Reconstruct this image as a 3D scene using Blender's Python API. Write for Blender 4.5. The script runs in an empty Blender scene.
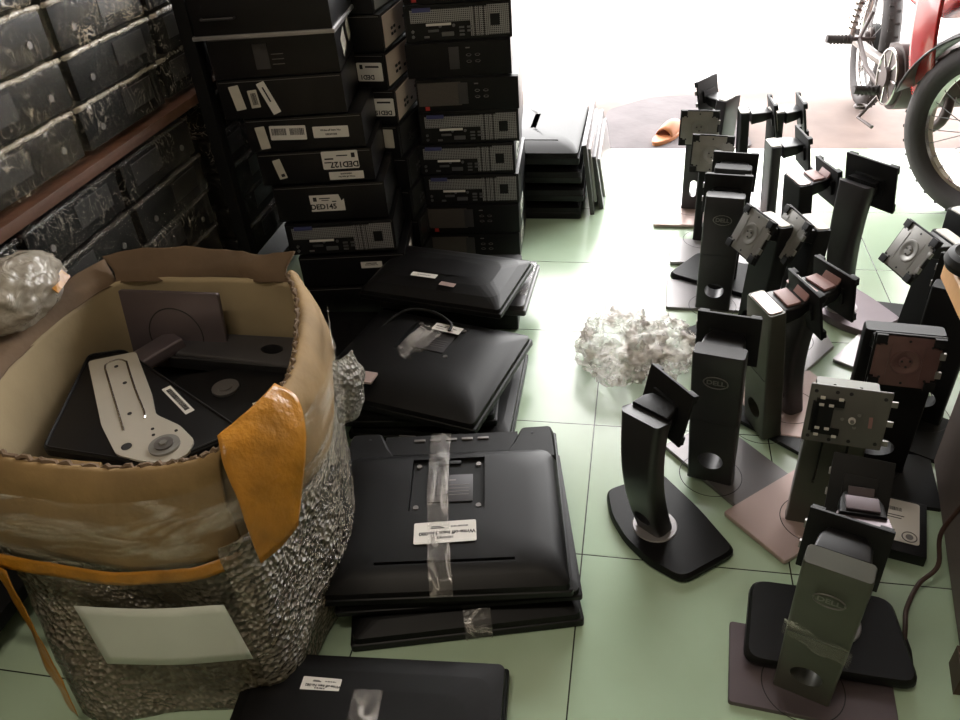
import bpy, bmesh, math, random
from mathutils import Vector, Matrix, noise
C = bpy.context.scene
COL = C.collection
PI = math.pi
R = math.radians
random.seed(7)

# ------------------------------------------------------------------ materials
def srgb(r, g, b):
    f = lambda c: (c / 255 / 12.92) if c / 255 <= .04045 else ((c / 255 + .055) / 1.055) ** 2.4
    return (f(r), f(g), f(b), 1)

MATS = {}
def mat(name, col=(.5, .5, .5, 1), rough=.5, metal=0, bump=0, bscale=60, var=0, vscale=8, alpha=1, trans=0, spec=.5, emit=None, coat=0):
    if name in MATS: return MATS[name]
    m = bpy.data.materials.new(name); m.use_nodes = True
    nt = m.node_tree; b = nt.nodes['Principled BSDF']
    b.inputs['Base Color'].default_value = col
    b.inputs['Roughness'].default_value = rough
    b.inputs['Metallic'].default_value = metal
    b.inputs['Specular IOR Level'].default_value = spec
    b.inputs['Alpha'].default_value = alpha
    b.inputs['Transmission Weight'].default_value = trans
    b.inputs['Coat Weight'].default_value = coat
    tc = nt.nodes.new('ShaderNodeTexCoord')
    if var:
        n = nt.nodes.new('ShaderNodeTexNoise'); n.inputs['Scale'].default_value = vscale; n.inputs['Detail'].default_value = 6
        nt.links.new(tc.outputs['Object'], n.inputs['Vector'])
        r = nt.nodes.new('ShaderNodeMapRange'); r.inputs[3].default_value = 1 - var; r.inputs[4].default_value = 1 + var
        r.inputs[1].default_value = .3; r.inputs[2].default_value = .7
        nt.links.new(n.outputs['Fac'], r.inputs[0])
        h = nt.nodes.new('ShaderNodeHueSaturation'); h.inputs['Color'].default_value = col
        nt.links.new(r.outputs[0], h.inputs['Value']); nt.links.new(h.outputs[0], b.inputs['Base Color'])
    if bump:
        n = nt.nodes.new('ShaderNodeTexNoise'); n.inputs['Scale'].default_value = bscale; n.inputs['Detail'].default_value = 4
        nt.links.new(tc.outputs['Object'], n.inputs['Vector'])
        bp = nt.nodes.new('ShaderNodeBump'); bp.inputs['Strength'].default_value = bump; bp.inputs['Distance'].default_value = .01
        nt.links.new(n.outputs['Fac'], bp.inputs['Height']); nt.links.new(bp.outputs[0], b.inputs['Normal'])
    if emit:
        b.inputs['Emission Color'].default_value = emit[0]; b.inputs['Emission Strength'].default_value = emit[1]
    MATS[name] = m
    return m

def film(name, col, lo, hi, rough=.15, scale=14, stretch=(1, 1, 1), bump=.6, t0=.35, t1=.75, bscale=None, voronoi=False):
    """see-through plastic whose opacity follows its creases"""
    if name in MATS: return MATS[name]
    m = bpy.data.materials.new(name); m.use_nodes = True
    nt = m.node_tree; b = nt.nodes['Principled BSDF']
    b.inputs['Base Color'].default_value = col; b.inputs['Roughness'].default_value = rough
    b.inputs['Specular IOR Level'].default_value = .8
    tc = nt.nodes.new('ShaderNodeTexCoord'); mp = nt.nodes.new('ShaderNodeMapping')
    mp.inputs['Scale'].default_value = stretch
    nt.links.new(tc.outputs['Object'], mp.inputs['Vector'])
    n = nt.nodes.new('ShaderNodeTexNoise'); n.inputs['Scale'].default_value = scale; n.inputs['Detail'].default_value = 5
    n.inputs['Distortion'].default_value = 1.2
    nt.links.new(mp.outputs[0], n.inputs['Vector'])
    r = nt.nodes.new('ShaderNodeMapRange'); r.inputs[1].default_value = t0; r.inputs[2].default_value = t1
    r.inputs[3].default_value = lo; r.inputs[4].default_value = hi
    nt.links.new(n.outputs['Fac'], r.inputs[0]); nt.links.new(r.outputs[0], b.inputs['Alpha'])
    if voronoi:
        v = nt.nodes.new('ShaderNodeTexVoronoi'); v.inputs['Scale'].default_value = bscale or 110
        nt.links.new(tc.outputs['Object'], v.inputs['Vector']); src = v.outputs['Distance']
    else:
        v = nt.nodes.new('ShaderNodeTexNoise'); v.inputs['Scale'].default_value = bscale or scale * 2.5; v.inputs['Distortion'].default_value = 2
        nt.links.new(mp.outputs[0], v.inputs['Vector']); src = v.outputs['Fac']
    bp = nt.nodes.new('ShaderNodeBump'); bp.inputs['Strength'].default_value = bump; bp.inputs['Distance'].default_value = .03 if voronoi else .01
    nt.links.new(src, bp.inputs['Height']); nt.links.new(bp.outputs[0], b.inputs['Normal'])
    MATS[name] = m
    return m

def ridge_film(name, col, lo, hi, scale=20, width=.035, stretch=(1, 1, 1), rough=.12, bump=.8):
    """clear film: almost invisible except thin creases, where glints are painted as opacity"""
    if name in MATS: return MATS[name]
    m = bpy.data.materials.new(name); m.use_nodes = True
    nt = m.node_tree; b = nt.nodes['Principled BSDF']; N = nt.nodes.new; Lk = nt.links.new
    b.inputs['Base Color'].default_value = col; b.inputs['Roughness'].default_value = rough; b.inputs['Specular IOR Level'].default_value = .7
    tc = N('ShaderNodeTexCoord'); mp = N('ShaderNodeMapping'); mp.inputs['Scale'].default_value = stretch; mp.inputs['Rotation'].default_value = (.5, .3, .2)
    oi = N('ShaderNodeObjectInfo'); ad = N('ShaderNodeVectorMath'); ad.operation = 'ADD'
    Lk(tc.outputs['Object'], ad.inputs[0]); Lk(oi.outputs['Random'], ad.inputs[1]); Lk(ad.outputs[0], mp.inputs['Vector'])
    n = N('ShaderNodeTexNoise'); n.inputs['Scale'].default_value = scale; n.inputs['Detail'].default_value = 3; n.inputs['Distortion'].default_value = 1.5
    Lk(mp.outputs[0], n.inputs['Vector'])
    s1 = N('ShaderNodeMath'); s1.operation = 'SUBTRACT'; s1.inputs[1].default_value = .5; Lk(n.outputs['Fac'], s1.inputs[0])
    s2 = N('ShaderNodeMath'); s2.operation = 'ABSOLUTE'; Lk(s1.outputs[0], s2.inputs[0])
    r = N('ShaderNodeMapRange'); r.inputs[1].default_value = 0; r.inputs[2].default_value = width; r.inputs[3].default_value = 1; r.inputs[4].default_value = 0
    Lk(s2.outputs[0], r.inputs[0])
    n2 = N('ShaderNodeTexNoise'); n2.inputs['Scale'].default_value = 9; Lk(ad.outputs[0], n2.inputs['Vector'])
    r2 = N('ShaderNodeMapRange'); r2.inputs[1].default_value = .38; r2.inputs[2].default_value = .62; r2.inputs[3].default_value = .1; r2.inputs[4].default_value = 1
    Lk(n2.outputs['Fac'], r2.inputs[0])
    mu = N('ShaderNodeMath'); mu.operation = 'MULTIPLY'; Lk(r.outputs[0], mu.inputs[0]); Lk(r2.outputs[0], mu.inputs[1])
    r3 = N('ShaderNodeMapRange'); r3.inputs[3].default_value = lo; r3.inputs[4].default_value = hi; Lk(mu.outputs[0], r3.inputs[0])
    Lk(r3.outputs[0], b.inputs['Alpha'])
    bp = N('ShaderNodeBump'); bp.inputs['Strength'].default_value = bump; bp.inputs['Distance'].default_value = .008
    Lk(n.outputs['Fac'], bp.inputs['Height']); Lk(bp.outputs[0], b.inputs['Normal'])
    MATS[name] = m
    return m

def grid_mat(name, bar, hole, step, line, offset=0):
    """perforated sheet: bars of one colour round square dark holes"""
    if name in MATS: return MATS[name]
    m = bpy.data.materials.new(name); m.use_nodes = True
    nt = m.node_tree; b = nt.nodes['Principled BSDF']; b.inputs['Roughness'].default_value = .4; b.inputs['Metallic'].default_value = .3
    tc = nt.nodes.new('ShaderNodeTexCoord'); mp = nt.nodes.new('ShaderNodeMapping'); mp.inputs['Rotation'].default_value = (PI / 2, 0, 0)
    nt.links.new(tc.outputs['Object'], mp.inputs['Vector'])
    k = nt.nodes.new('ShaderNodeTexBrick'); k.offset = offset; k.inputs['Scale'].default_value = 1
    k.inputs['Brick Width'].default_value = step; k.inputs['Row Height'].default_value = step; k.inputs['Mortar Size'].default_value = line
    k.inputs['Mortar Smooth'].default_value = 0
    k.inputs['Color1'].default_value = hole; k.inputs['Color2'].default_value = hole; k.inputs['Mortar'].default_value = bar
    nt.links.new(mp.outputs[0], k.inputs['Vector']); nt.links.new(k.outputs[0], b.inputs['Base Color'])
    MATS[name] = m
    return m

BLACK = mat('black_plastic', srgb(13, 12, 13), .45, bump=.05, bscale=900, spec=.25)
BLACKG = mat('semi_gloss_black', srgb(14, 13, 15), .36, bump=.03, bscale=700, spec=.35)
MATTE = mat('matte_black', srgb(14, 14, 15), .6, spec=.3)
DARK = mat('charcoal_metal', srgb(46, 45, 46), .36, .3, bump=.04, bscale=500)
GUN = mat('gunmetal_plastic', srgb(66, 64, 66), .36, .4, var=.12, vscale=14)
GREEN_GREY = mat('greenish_grey_plastic', srgb(76, 76, 68), .36, .35, var=.1, vscale=10)
SILVER = mat('brushed_silver', srgb(158, 154, 155), .3, .5, bump=.05, bscale=300)
PINKSILVER = mat('champagne_silver', srgb(184, 162, 156), .33, .35, bump=.03, bscale=300)
BASEMETAL = mat('brushed_grey_base', srgb(120, 116, 117), .28, .5, bump=.05, bscale=400)
MAUVE = mat('mauve_grey_metal', srgb(104, 94, 98), .36, .55, var=.08, vscale=10)
ZINC = mat('zinc_plate', srgb(136, 134, 130), .34, .35, var=.12, vscale=20)
RUSTZINC = mat('brown_tinted_plate', srgb(112, 84, 82), .35, .35, var=.15, vscale=15)
PINK = mat('dusty_pink_plastic', srgb(150, 112, 108), .5)
WHITE = mat('white_paper', srgb(214, 210, 204), .6)
PAPER = mat('aged_paper', srgb(190, 184, 172), .65, var=.06, vscale=30)
INK = mat('black_ink', srgb(28, 27, 30), .6)
REDINK = mat('red_mark', srgb(170, 50, 45), .5)
BLUEPORT = mat('blue_port', srgb(62, 66, 112), .5)
STEEL = mat('port_steel', srgb(110, 110, 112), .35, .7)
CHROME = mat('chrome', srgb(190, 188, 186), .14, 1)
GRILLE = grid_mat('perforated_steel', srgb(150, 149, 150), srgb(10, 10, 10), .0052, .0011)
GRILLE2 = grid_mat('fine_perforated_panel', srgb(86, 80, 76), srgb(26, 24, 23), .0035, .0011, .5)
CARD = mat('cardboard', srgb(132, 106, 66), .8, bump=.5, bscale=16, var=.22, vscale=9)
CARDIN = mat('pale_inner_cardboard', srgb(160, 143, 112), .85, bump=.2, bscale=18, var=.12, vscale=6)
CARDDK = mat('worn_brown_cardboard', srgb(104, 84, 64), .85, bump=.3, bscale=22, var=.2, vscale=9)
YTAPE = mat('yellow_packing_tape', srgb(168, 114, 34), .28, bump=.6, bscale=28, var=.25, vscale=18)
WOOD = mat('red_brown_wood', srgb(84, 54, 36), .55, bump=.1, bscale=60, var=.25, vscale=16)
TAN = mat('tan_wood', srgb(196, 148, 96), .55, bump=.08, bscale=60, var=.12, vscale=14)
BWRAP = film('bubble_wrap', srgb(178, 168, 148), .38, .78, .16, 9, (1, 1, 1), 1.0, .3, .7, 95, True)
BWRAP2 = film('bubble_wrap_scrap', srgb(190, 184, 170), .45, .85, .25, 14, (1, 1, 1), 1.0, .3, .7, 110, True)
CLEAR = film('clear_stretch_film', srgb(220, 212, 196), .03, .42, .12, 7, (1, 1, 4), .7, .45, .75)
SHRINK = ridge_film('shrink_wrap_film', srgb(214, 206, 192), .015, .6, 26, .022, (1, 1.6, .8))
SHRINKB = ridge_film('lamplit_cloudy_wrap', srgb(206, 190, 164), .03, .75, 20, .045, (1, 1.4, .9))  # denser film; its tan carries the lamp light on the near units
LITEDGE = ridge_film('lit_edge_strip', srgb(196, 186, 168), .45, .9, 30, .08)  # pale tube painting lamp light along each box's top edge
DIMEDGE = ridge_film('shaded_edge_strip', srgb(150, 146, 140), .25, .6, 30, .08)  # darker copy of the edge strip for the shaded rows below the board
TAPE = ridge_film('clear_tape', srgb(206, 202, 198), .07, .5, 16, .06, (1, .35, 1))
BALL = film('crumpled_clear_plastic', srgb(236, 228, 222), .12, .72, .16, 14, (1, 1, 1), 1.0, .35, .65, 26)
BAG = film('white_plastic_bag', srgb(168, 160, 146), .55, .9, .25, 10, (1, 1, 1), .8, .3, .65, 20)
RUBBER = mat('tyre_rubber', srgb(50, 45, 45), .75, bump=.1, bscale=200)
RED = mat('red_paint', srgb(150, 20, 20), .25, coat=.6)
ENGINE = mat('engine_alloy', srgb(70, 60, 58), .45, .4, var=.15, vscale=20)
GREYPL = mat('grey_body_plastic', srgb(92, 82, 76), .4)
ORANGE = mat('orange_rubber', srgb(178, 112, 70), .5)
CLOUD = mat('pale_label_plastic', srgb(208, 212, 202), .5, var=.05)

def strip(t):   # short helper for material lists
    return t if isinstance(t, (list, tuple)) else [t]

# ------------------------------------------------------------------ mesh builder
class MB:
    def __init__(s): s.bm = bmesh.new()
    def _fin(s, verts, mi, M, bev=0, seg=2):
        faces = set()
        for v in verts:
            for f in v.link_faces: faces.add(f)
        for f in faces: f.material_index = mi
        if bev > 0:
            es = list({e for f in faces for e in f.edges})
            r = bmesh.ops.bevel(s.bm, geom=es, offset=bev, segments=seg, affect='EDGES', profile=.7, material=-1)
            verts = list({v for f in r['faces'] for v in f.verts} | {v for v in verts if v.is_valid})
        if M is not None: bmesh.ops.transform(s.bm, matrix=M, verts=[v for v in verts if v.is_valid])
        return verts
    def box(s, c, d, mi=0, bev=0, M=None, seg=2):
        r = bmesh.ops.create_cube(s.bm, size=1, matrix=Matrix.Translation(c) @ Matrix.Diagonal((*d, 1)))
        s._fin(r['verts'], mi, M, bev, seg); return s
    def cyl(s, c, r1, h, mi=0, M=None, seg=24, r2=None, axis='z', bev=0):
        A = {'z': Matrix.Identity(4), 'x': Matrix.Rotation(PI / 2, 4, 'Y'), 'y': Matrix.Rotation(PI / 2, 4, 'X')}[axis]
        r = bmesh.ops.create_cone(s.bm, cap_ends=True, segments=seg, radius1=r1, radius2=r1 if r2 is None else r2, depth=h, matrix=Matrix.Translation(c) @ A)
        s._fin(r['verts'], mi, M, 0); return s
    def loft(s, rings, mi=0, M=None, caps=True, closed=True):
        vs = [[s.bm.verts.new(Vector(p)) for p in ring] for ring in rings]
        n = len(vs[0])
        for a, b in zip(vs, vs[1:]):
            for i in range(n if closed else n - 1):
                j = (i + 1) % n
                try:
                    f = s.bm.faces.new((a[i], a[j], b[j], b[i])); f.material_index = mi
                except ValueError: pass
        if caps and closed:
            f = s.bm.faces.new(list(reversed(vs[0]))); f.material_index = mi
            f = s.bm.faces.new(vs[-1]); f.material_index = mi
        if M is not None: bmesh.ops.transform(s.bm, matrix=M, verts=[v for r in vs for v in r])
        return s
    def prism(s, pts, z0, z1, mi=0, M=None, ch=0):
        """outline pts (CCW) extruded; ch chamfers the top edge inward"""
        rings = [[(x, y, z0) for x, y in pts]]
        if ch:
            cx = sum(p[0] for p in pts) / len(pts); cy = sum(p[1] for p in pts) / len(pts)
            rings.append([(x, y, z1 - ch) for x, y in pts])
            def ins(x, y):
                d = math.hypot(x - cx, y - cy) or 1; k = (d - ch) / d
                return (cx + (x - cx) * k, cy + (y - cy) * k, z1)
            rings.append([ins(x, y) for x, y in pts])
        else: rings.append([(x, y, z1) for x, y in pts])
        return s.loft(rings, mi, M)
    def tube(s, pts, r, mi=0, M=None, seg=10, caps=True):
        pts = [Vector(p) for p in pts]; rr = r if isinstance(r, (list, tuple)) else [r] * len(pts)
        rings = []; up = None
        for i, p in enumerate(pts):
            t = (pts[min(i + 1, len(pts) - 1)] - pts[max(i - 1, 0)]).normalized()
            if up is None:
                up = Vector((0, 0, 1)) if abs(t.z) < .9 else Vector((1, 0, 0))
            u = (up - t * up.dot(t)).normalized(); w = t.cross(u); up = u
            rings.append([p + (u * math.cos(a) + w * math.sin(a)) * rr[i] for a in [2 * PI * k / seg for k in range(seg)]])
        return s.loft(rings, mi, M, caps)
    def torus(s, c, R1, r, mi=0, M=None, n=48, m=10, sy=1, flat=1):
        rings = []
        for i in range(n + 1):
            a = 2 * PI * i / n
            rings.append([(c[0] + (R1 + r * math.cos(b)) * math.cos(a), c[1] + (R1 + r * math.cos(b)) * math.sin(a) * sy, c[2] + r * flat * math.sin(b)) for b in [2 * PI * k / m for k in range(m)]])
        return s.loft(rings, mi, M, caps=False)
    def text(s, body, size, M, mi=0, sx=1, font_shear=0, bold=0):
        me = text_mesh(body, bold).copy()
        me.transform(M @ Matrix.Diagonal((size * sx, size, size, 1)))
        me.materials.clear()
        me.polygons.foreach_set('material_index', [mi] * len(me.polygons))
        s.bm.from_mesh(me); bpy.data.meshes.remove(me)
        return s
    def build(s, name, mats, parent=None, M=None, smooth=35, weld=False):
        if weld: bmesh.ops.remove_doubles(s.bm, verts=s.bm.verts, dist=1e-5)
        bmesh.ops.recalc_face_normals(s.bm, faces=s.bm.faces)
        me = bpy.data.meshes.new(name); s.bm.to_mesh(me); s.bm.free()
        for m in strip(mats): me.materials.append(m)
        if smooth:
            me.polygons.foreach_set('use_smooth', [True] * len(me.polygons))
            me.set_sharp_from_angle(angle=R(smooth))
        return link(name, me, parent, M)

_TX = {}
def text_mesh(body, bold=0):
    k = (body, bold)
    if k not in _TX:
        cu = bpy.data.curves.new('lettering', 'FONT'); cu.body = body; cu.align_x = 'CENTER'; cu.align_y = 'CENTER'; cu.resolution_u = 3
        cu.offset = bold
        o = bpy.data.objects.new('lettering', cu); COL.objects.link(o)
        dg = bpy.context.evaluated_depsgraph_get()
        _TX[k] = bpy.data.meshes.new_from_object(o.evaluated_get(dg))
        bpy.data.objects.remove(o)
    return _TX[k]

def link(name, me, parent=None, M=None):
    o = bpy.data.objects.new(name, me); COL.objects.link(o)
    if parent is not None: o.parent = parent
    if M is not None: o.matrix_local = M
    return o

def empty(name, M=None):
    o = bpy.data.objects.new(name, None); COL.objects.link(o); o.empty_display_size = .05
    if M is not None: o.matrix_local = M
    return o

def tag(o, label, cat, group=None, kind=None):
    if label: o['label'] = label
    if cat: o['category'] = cat
    if group: o['group'] = group
    if kind: o['kind'] = kind
    return o

def T(x, y, z): return Matrix.Translation((x, y, z))
def RX(a): return Matrix.Rotation(R(a), 4, 'X')
def RY(a): return Matrix.Rotation(R(a), 4, 'Y')
def RZ(a): return Matrix.Rotation(R(a), 4, 'Z')

def cut(me, cutter_bm, name):
    """returns a mesh: me minus the cutter"""
    a = bpy.data.objects.new('a', me); COL.objects.link(a)
    cm = bpy.data.meshes.new('c'); bmesh.ops.recalc_face_normals(cutter_bm.bm, faces=cutter_bm.bm.faces); cutter_bm.bm.to_mesh(cm); cutter_bm.bm.free()
    b = bpy.data.objects.new('b', cm); COL.objects.link(b)
    md = a.modifiers.new('b', 'BOOLEAN'); md.object = b; md.operation = 'DIFFERENCE'; md.solver = 'EXACT'
    dg = bpy.context.evaluated_depsgraph_get(); dg.update()
    r = bpy.data.meshes.new_from_object(a.evaluated_get(dg)); r.name = name
    bpy.data.objects.remove(a); bpy.data.objects.remove(b)
    r.polygons.foreach_set('use_smooth', [True] * len(r.polygons)); r.set_sharp_from_angle(angle=R(35))
    return r

def rrect(w, d, r, cx=0, cy=0, n=4):
    pts = []
    for sx, sy, a0 in ((1, -1, -90), (1, 1, 0), (-1, 1, 90), (-1, -1, 180)):
        for k in range(n + 1):
            a = R(a0 + 90 * k / n)
            pts.append((cx + sx * (w / 2 - r) + r * math.cos(a), cy + sy * (d / 2 - r) + r * math.sin(a)))
    return pts

def rpoly(pts, r, n=4):
    """round the corners of a polygon"""
    out = []
    N = len(pts)
    for i in range(N):
        p0, p, p1 = Vector(pts[i - 1]), Vector(pts[i]), Vector(pts[(i + 1) % N])
        a = (p0 - p).normalized(); b = (p1 - p).normalized()
        q0 = p + a * r; q1 = p + b * r
        for k in range(n + 1):
            t = k / n
            q = q0 * (1 - t) ** 2 + p * 2 * t * (1 - t) + q1 * t * t
            out.append((q.x, q.y))
    return out

def catmull(pts, n, closed=False):
    pts = [Vector(p) for p in pts]; N = len(pts); out = []
    rng = range(N) if closed else range(N - 1)
    for i in rng:
        if closed: a, b, c, d = pts[i - 1], pts[i], pts[(i + 1) % N], pts[(i + 2) % N]
        else: a, b, c, d = pts[max(i - 1, 0)], pts[i], pts[i + 1], pts[min(i + 2, N - 1)]
        for k in range(n):
            t = k / n
            out.append(.5 * ((2 * b) + (c - a) * t + (2 * a - 5 * b + 4 * c - d) * t * t + (3 * b - a - 3 * c + d) * t ** 3))
    if not closed: out.append(pts[-1])
    return out

def sheet(name, rows, mats, parent, amp=.004, freq=12, thick=.004, closed=False, nu=8, nv=6, seed=0, mi=None):
    """a smooth, slightly crumpled sheet through rows of points, solidified"""
    fine = [catmull(r, nu, closed) for r in rows]
    cols = []
    for j in range(len(fine[0])):
        cols.append(catmull([fr[j] for fr in fine], nv))
    g = [[cols[j][i] for j in range(len(cols))] for i in range(len(cols[0]))]
    bm = bmesh.new(); V = []
    for i, row in enumerate(g):
        vr = []
        for p in row:
            q = p * freq + Vector((seed * 7.1, seed, 0))
            vr.append(bm.verts.new(p + noise.noise_vector(q) * amp + noise.noise_vector(q * 3.1) * amp * .35))
        V.append(vr)
    m = len(V[0])
    for i in range(len(V) - 1):
        for j in range(m if closed else m - 1):
            f = bm.faces.new((V[i][j], V[i][(j + 1) % m], V[i + 1][(j + 1) % m], V[i + 1][j]))
            f.smooth = True
            if mi: f.material_index = mi(i / (len(V) - 1), j / m)
    me = bpy.data.meshes.new(name); bm.to_mesh(me); bm.free()
    for x in strip(mats): me.materials.append(x)
    o = link(name, me, parent)
    if thick:
        md = o.modifiers.new('thickness', 'SOLIDIFY'); md.thickness = thick; md.offset = 0
    return o

# ------------------------------------------------------------------ stickers
def sticker(parent, M, w, h, lines=(), bars=(), blobs=(), paper=WHITE, label=None, name='sticker', cut_corner=False):
    """M maps sticker space (x right, y up, z out) into the parent"""
    b = MB()
    if cut_corner:
        pts = [(-w/2, -h/2), (w/2, -h/2), (w/2, h*.22), (w*.42, h*.1), (w*.36, h*.5), (-w/2, h/2)]
    else: pts = rrect(w, h, min(w, h) * .06, n=2)
    b.prism(pts, 0, .0006)
    Z = .0009
    for t, s, x, y in lines: b.text(t, s, T(x, y, Z), 1, bold=.035)
    for x, y, bw, bh in bars:
        rnd = random.Random(int(x * 9999) + 3); p = -bw / 2
        while p < bw / 2:
            q = rnd.choice((.0008, .0012, .0018)); b.box((x + p + q / 2, y, Z), (q, bh, .0003), 1); p += q + rnd.choice((.0008, .0012))
    for x, y, bw, bh in blobs: b.box((x, y, Z), (bw, bh, .0003), 1)
    return b.build(name, [paper, INK], parent, M, smooth=0)

FRONT = RX(90)           # sticker on a face looking along -Y
def onfront(x, y, z, rz=0): return T(x, y, z) @ FRONT @ RZ(rz)
def onright(x, y, z, rz=0): return T(x, y, z) @ RZ(90) @ FRONT @ RZ(rz)
def ontop(x, y, z, rz=0): return T(x, y, z) @ RZ(rz)

# ------------------------------------------------------------------ room
def struct(name, b, mats, smooth=0):
    o = b.build(name, mats, smooth=smooth); o['kind'] = 'structure'; return o

def floor_material():
    m = bpy.data.materials.new('pale_green_tiles'); m.use_nodes = True
    nt = m.node_tree; b = nt.nodes['Principled BSDF']
    tc = nt.nodes.new('ShaderNodeTexCoord')
    k = nt.nodes.new('ShaderNodeTexBrick'); k.offset = 0; k.inputs['Scale'].default_value = 1
    k.inputs['Brick Width'].default_value = .4; k.inputs['Row Height'].default_value = .4; k.inputs['Mortar Size'].default_value = .0016
    k.inputs['Mortar Smooth'].default_value = .3
    k.inputs['Color1'].default_value = srgb(176, 200, 174); k.inputs['Color2'].default_value = srgb(182, 203, 176)
    k.inputs['Mortar'].default_value = srgb(46, 50, 44)
    nt.links.new(tc.outputs['Object'], k.inputs['Vector'])
    n = nt.nodes.new('ShaderNodeTexNoise'); n.inputs['Scale'].default_value = 5; n.inputs['Detail'].default_value = 8
    nt.links.new(tc.outputs['Object'], n.inputs['Vector'])
    mx = nt.nodes.new('ShaderNodeMix'); mx.data_type = 'RGBA'; mx.blend_type = 'MULTIPLY'
    r = nt.nodes.new('ShaderNodeMapRange'); r.inputs[1].default_value = .35; r.inputs[2].default_value = .7; r.inputs[3].default_value = 0; r.inputs[4].default_value = .35
    nt.links.new(n.outputs['Fac'], r.inputs[0]); nt.links.new(r.outputs[0], mx.inputs[0])
    nt.links.new(k.outputs[0], mx.inputs[6]); mx.inputs[7].default_value = srgb(226, 220, 205)
    nt.links.new(mx.outputs[2], b.inputs['Base Color'])
    r2 = nt.nodes.new('ShaderNodeMapRange'); r2.inputs[3].default_value = .16; r2.inputs[4].default_value = .30; b.inputs['Specular IOR Level'].default_value = .62
    nt.links.new(n.outputs['Fac'], r2.inputs[0]); nt.links.new(r2.outputs[0], b.inputs['Roughness'])
    bp = nt.nodes.new('ShaderNodeBump'); bp.inputs['Strength'].default_value = .5; bp.inputs['Distance'].default_value = .002; bp.invert = True
    nt.links.new(k.outputs['Fac'], bp.inputs['Height']); nt.links.new(bp.outputs[0], b.inputs['Normal'])
    return m

WALLM = mat('painted_wall', srgb(128, 120, 104), .8, var=.05)
b = MB(); b.box((0, -.2, -.05), (3.2, 4.77, .1)); struct('floor', b, floor_material())     # top at 0, edge at Y=2.185
b = MB(); b.box((-1.65, -.2, 1.4), (.1, 4.77, 3.0)); struct('wall_left', b, WALLM)
b = MB(); b.box((1.65, -.2, 1.4), (.1, 4.77, 3.0)); struct('wall_right', b, WALLM)
b = MB(); b.box((0, -2.63, 1.4), (3.4, .1, 3.0)); struct('wall_back', b, WALLM)
b = MB(); b.box((0, -.2, 2.95), (3.4, 4.9, .1)); struct('ceiling', b, mat('ceiling_paint', srgb(120, 114, 104), .8))
b = MB(); b.box((0, 2.2, 2.7), (3.4, .12, .4)); struct('trim_1', b, WALLM)
b = MB(); b.box((0, 2.75, 2.75), (6, 1.0, .08)); struct('trim_3', b, mat('unseen_awning', srgb(120, 116, 112), .7))  # unseen awning, reach set to shade near ground yet keep floor glare
GROUND = mat('pinkish_concrete', srgb(112, 96, 90), .75, bump=.2, bscale=8, var=.3, vscale=3.2, spec=.3)
b = MB(); b.box((0, 2.605, -.06), (16, .84, .09)); struct('trim_2', b, GROUND)
b = MB(); b.box((0, 7.5, -.062), (16, 8.95, .09)); struct('trim_4', b, mat('overlit_street', srgb(170, 164, 160), .8, var=.1, vscale=2))  # street paler than the near ground: outdoor glare put into its colour

# ------------------------------------------------------------------ monitor stands
def oval_badge(parent, M):
    b = MB()
    b.torus((0, 0, .0004), .0235, .0014, 0, n=40, m=6, sy=.6)
    b.text('DELL', .0155, T(0, 0, .0010), 0, 1.05, bold=.03)
    return b.build('oval_badge', [STEELDK], parent, M)
STEELDK = mat('badge_ring', srgb(118, 114, 112), .3, .6)

COLM = {}
def column_mesh(kind, m):
    k = (kind, m.name)
    if k in COLM: return COLM[k]
    b = MB()
    if kind == 'flat':           # tall flat upright
        H = .345
        rings = []
        for z, w, t in ((0, .096, .048), (.012, .094, .046), (.15, .098, .044), (.3, .1, .04), (H - .004, .1, .038), (H, .097, .035)):
            rings.append([(x, y + .004, z) for x, y in rrect(w, t, .006)])
        b.loft(rings)
        c = MB(); c.cyl((0, 0, .062), .0235, .2, axis='y', seg=36, M=Matrix.Diagonal((1.12, 1, 1, 1)))
    elif kind == 'curved':       # upright that bows back and has rounded top
        H = .335
        rings = []
        for k_ in range(15):
            t = k_ / 14; z = H * t
            y = -.030 * math.sin(PI * t * .9) * .9 + .018 * t
            w = .066 + .026 * t; th = .048 - .004 * t
            top = -.012 * max(0, t - .9) / .1
            rings.append([(x, yy + y, z + (top if yy > 0 else 0)) for x, yy in rrect(w, th, .014 if t < .97 else .011)])
        b.loft(rings)
        c = MB(); c.cyl((0, 0, .06), .02, .3, axis='y', seg=30)
    elif kind == 'grooved':      # upright seen from the front with two slider grooves
        H = .34
        rings = []
        for z, w, t in ((0, .112, .03), (.01, .11, .03), (.2, .108, .032), (H, .104, .03)):
            rings.append([(x, y, z) for x, y in rrect(w, t, .005)])
        b.loft(rings)
        c = MB()
        for x in (-.022, .022): c.box((x, .02, .23), (.005, .03, .24))
        c.box((0, .03, .088), (.09, .03, .002))
    elif kind == 'slotted':
        H = .33
        rings = [[(x, y, z) for x, y in rrect(w, .03, .008)] for z, w in ((0, .072), (.01, .07), (H, .078))]
        b.loft(rings)
        c = MB(); c.prism(rrect(.022, .06, .0105), -.1, .1, M=T(0, 0, .075) @ RX(90))
    bmesh.ops.recalc_face_normals(b.bm, faces=b.bm.faces)
    me = bpy.data.meshes.new('t'); b.bm.to_mesh(me); b.bm.free(); me.materials.append(m)
    r = cut(me, c, 'column')
    if not r.materials: r.materials.append(m)
    COLM[k] = (r, H); return COLM[k]

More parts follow.
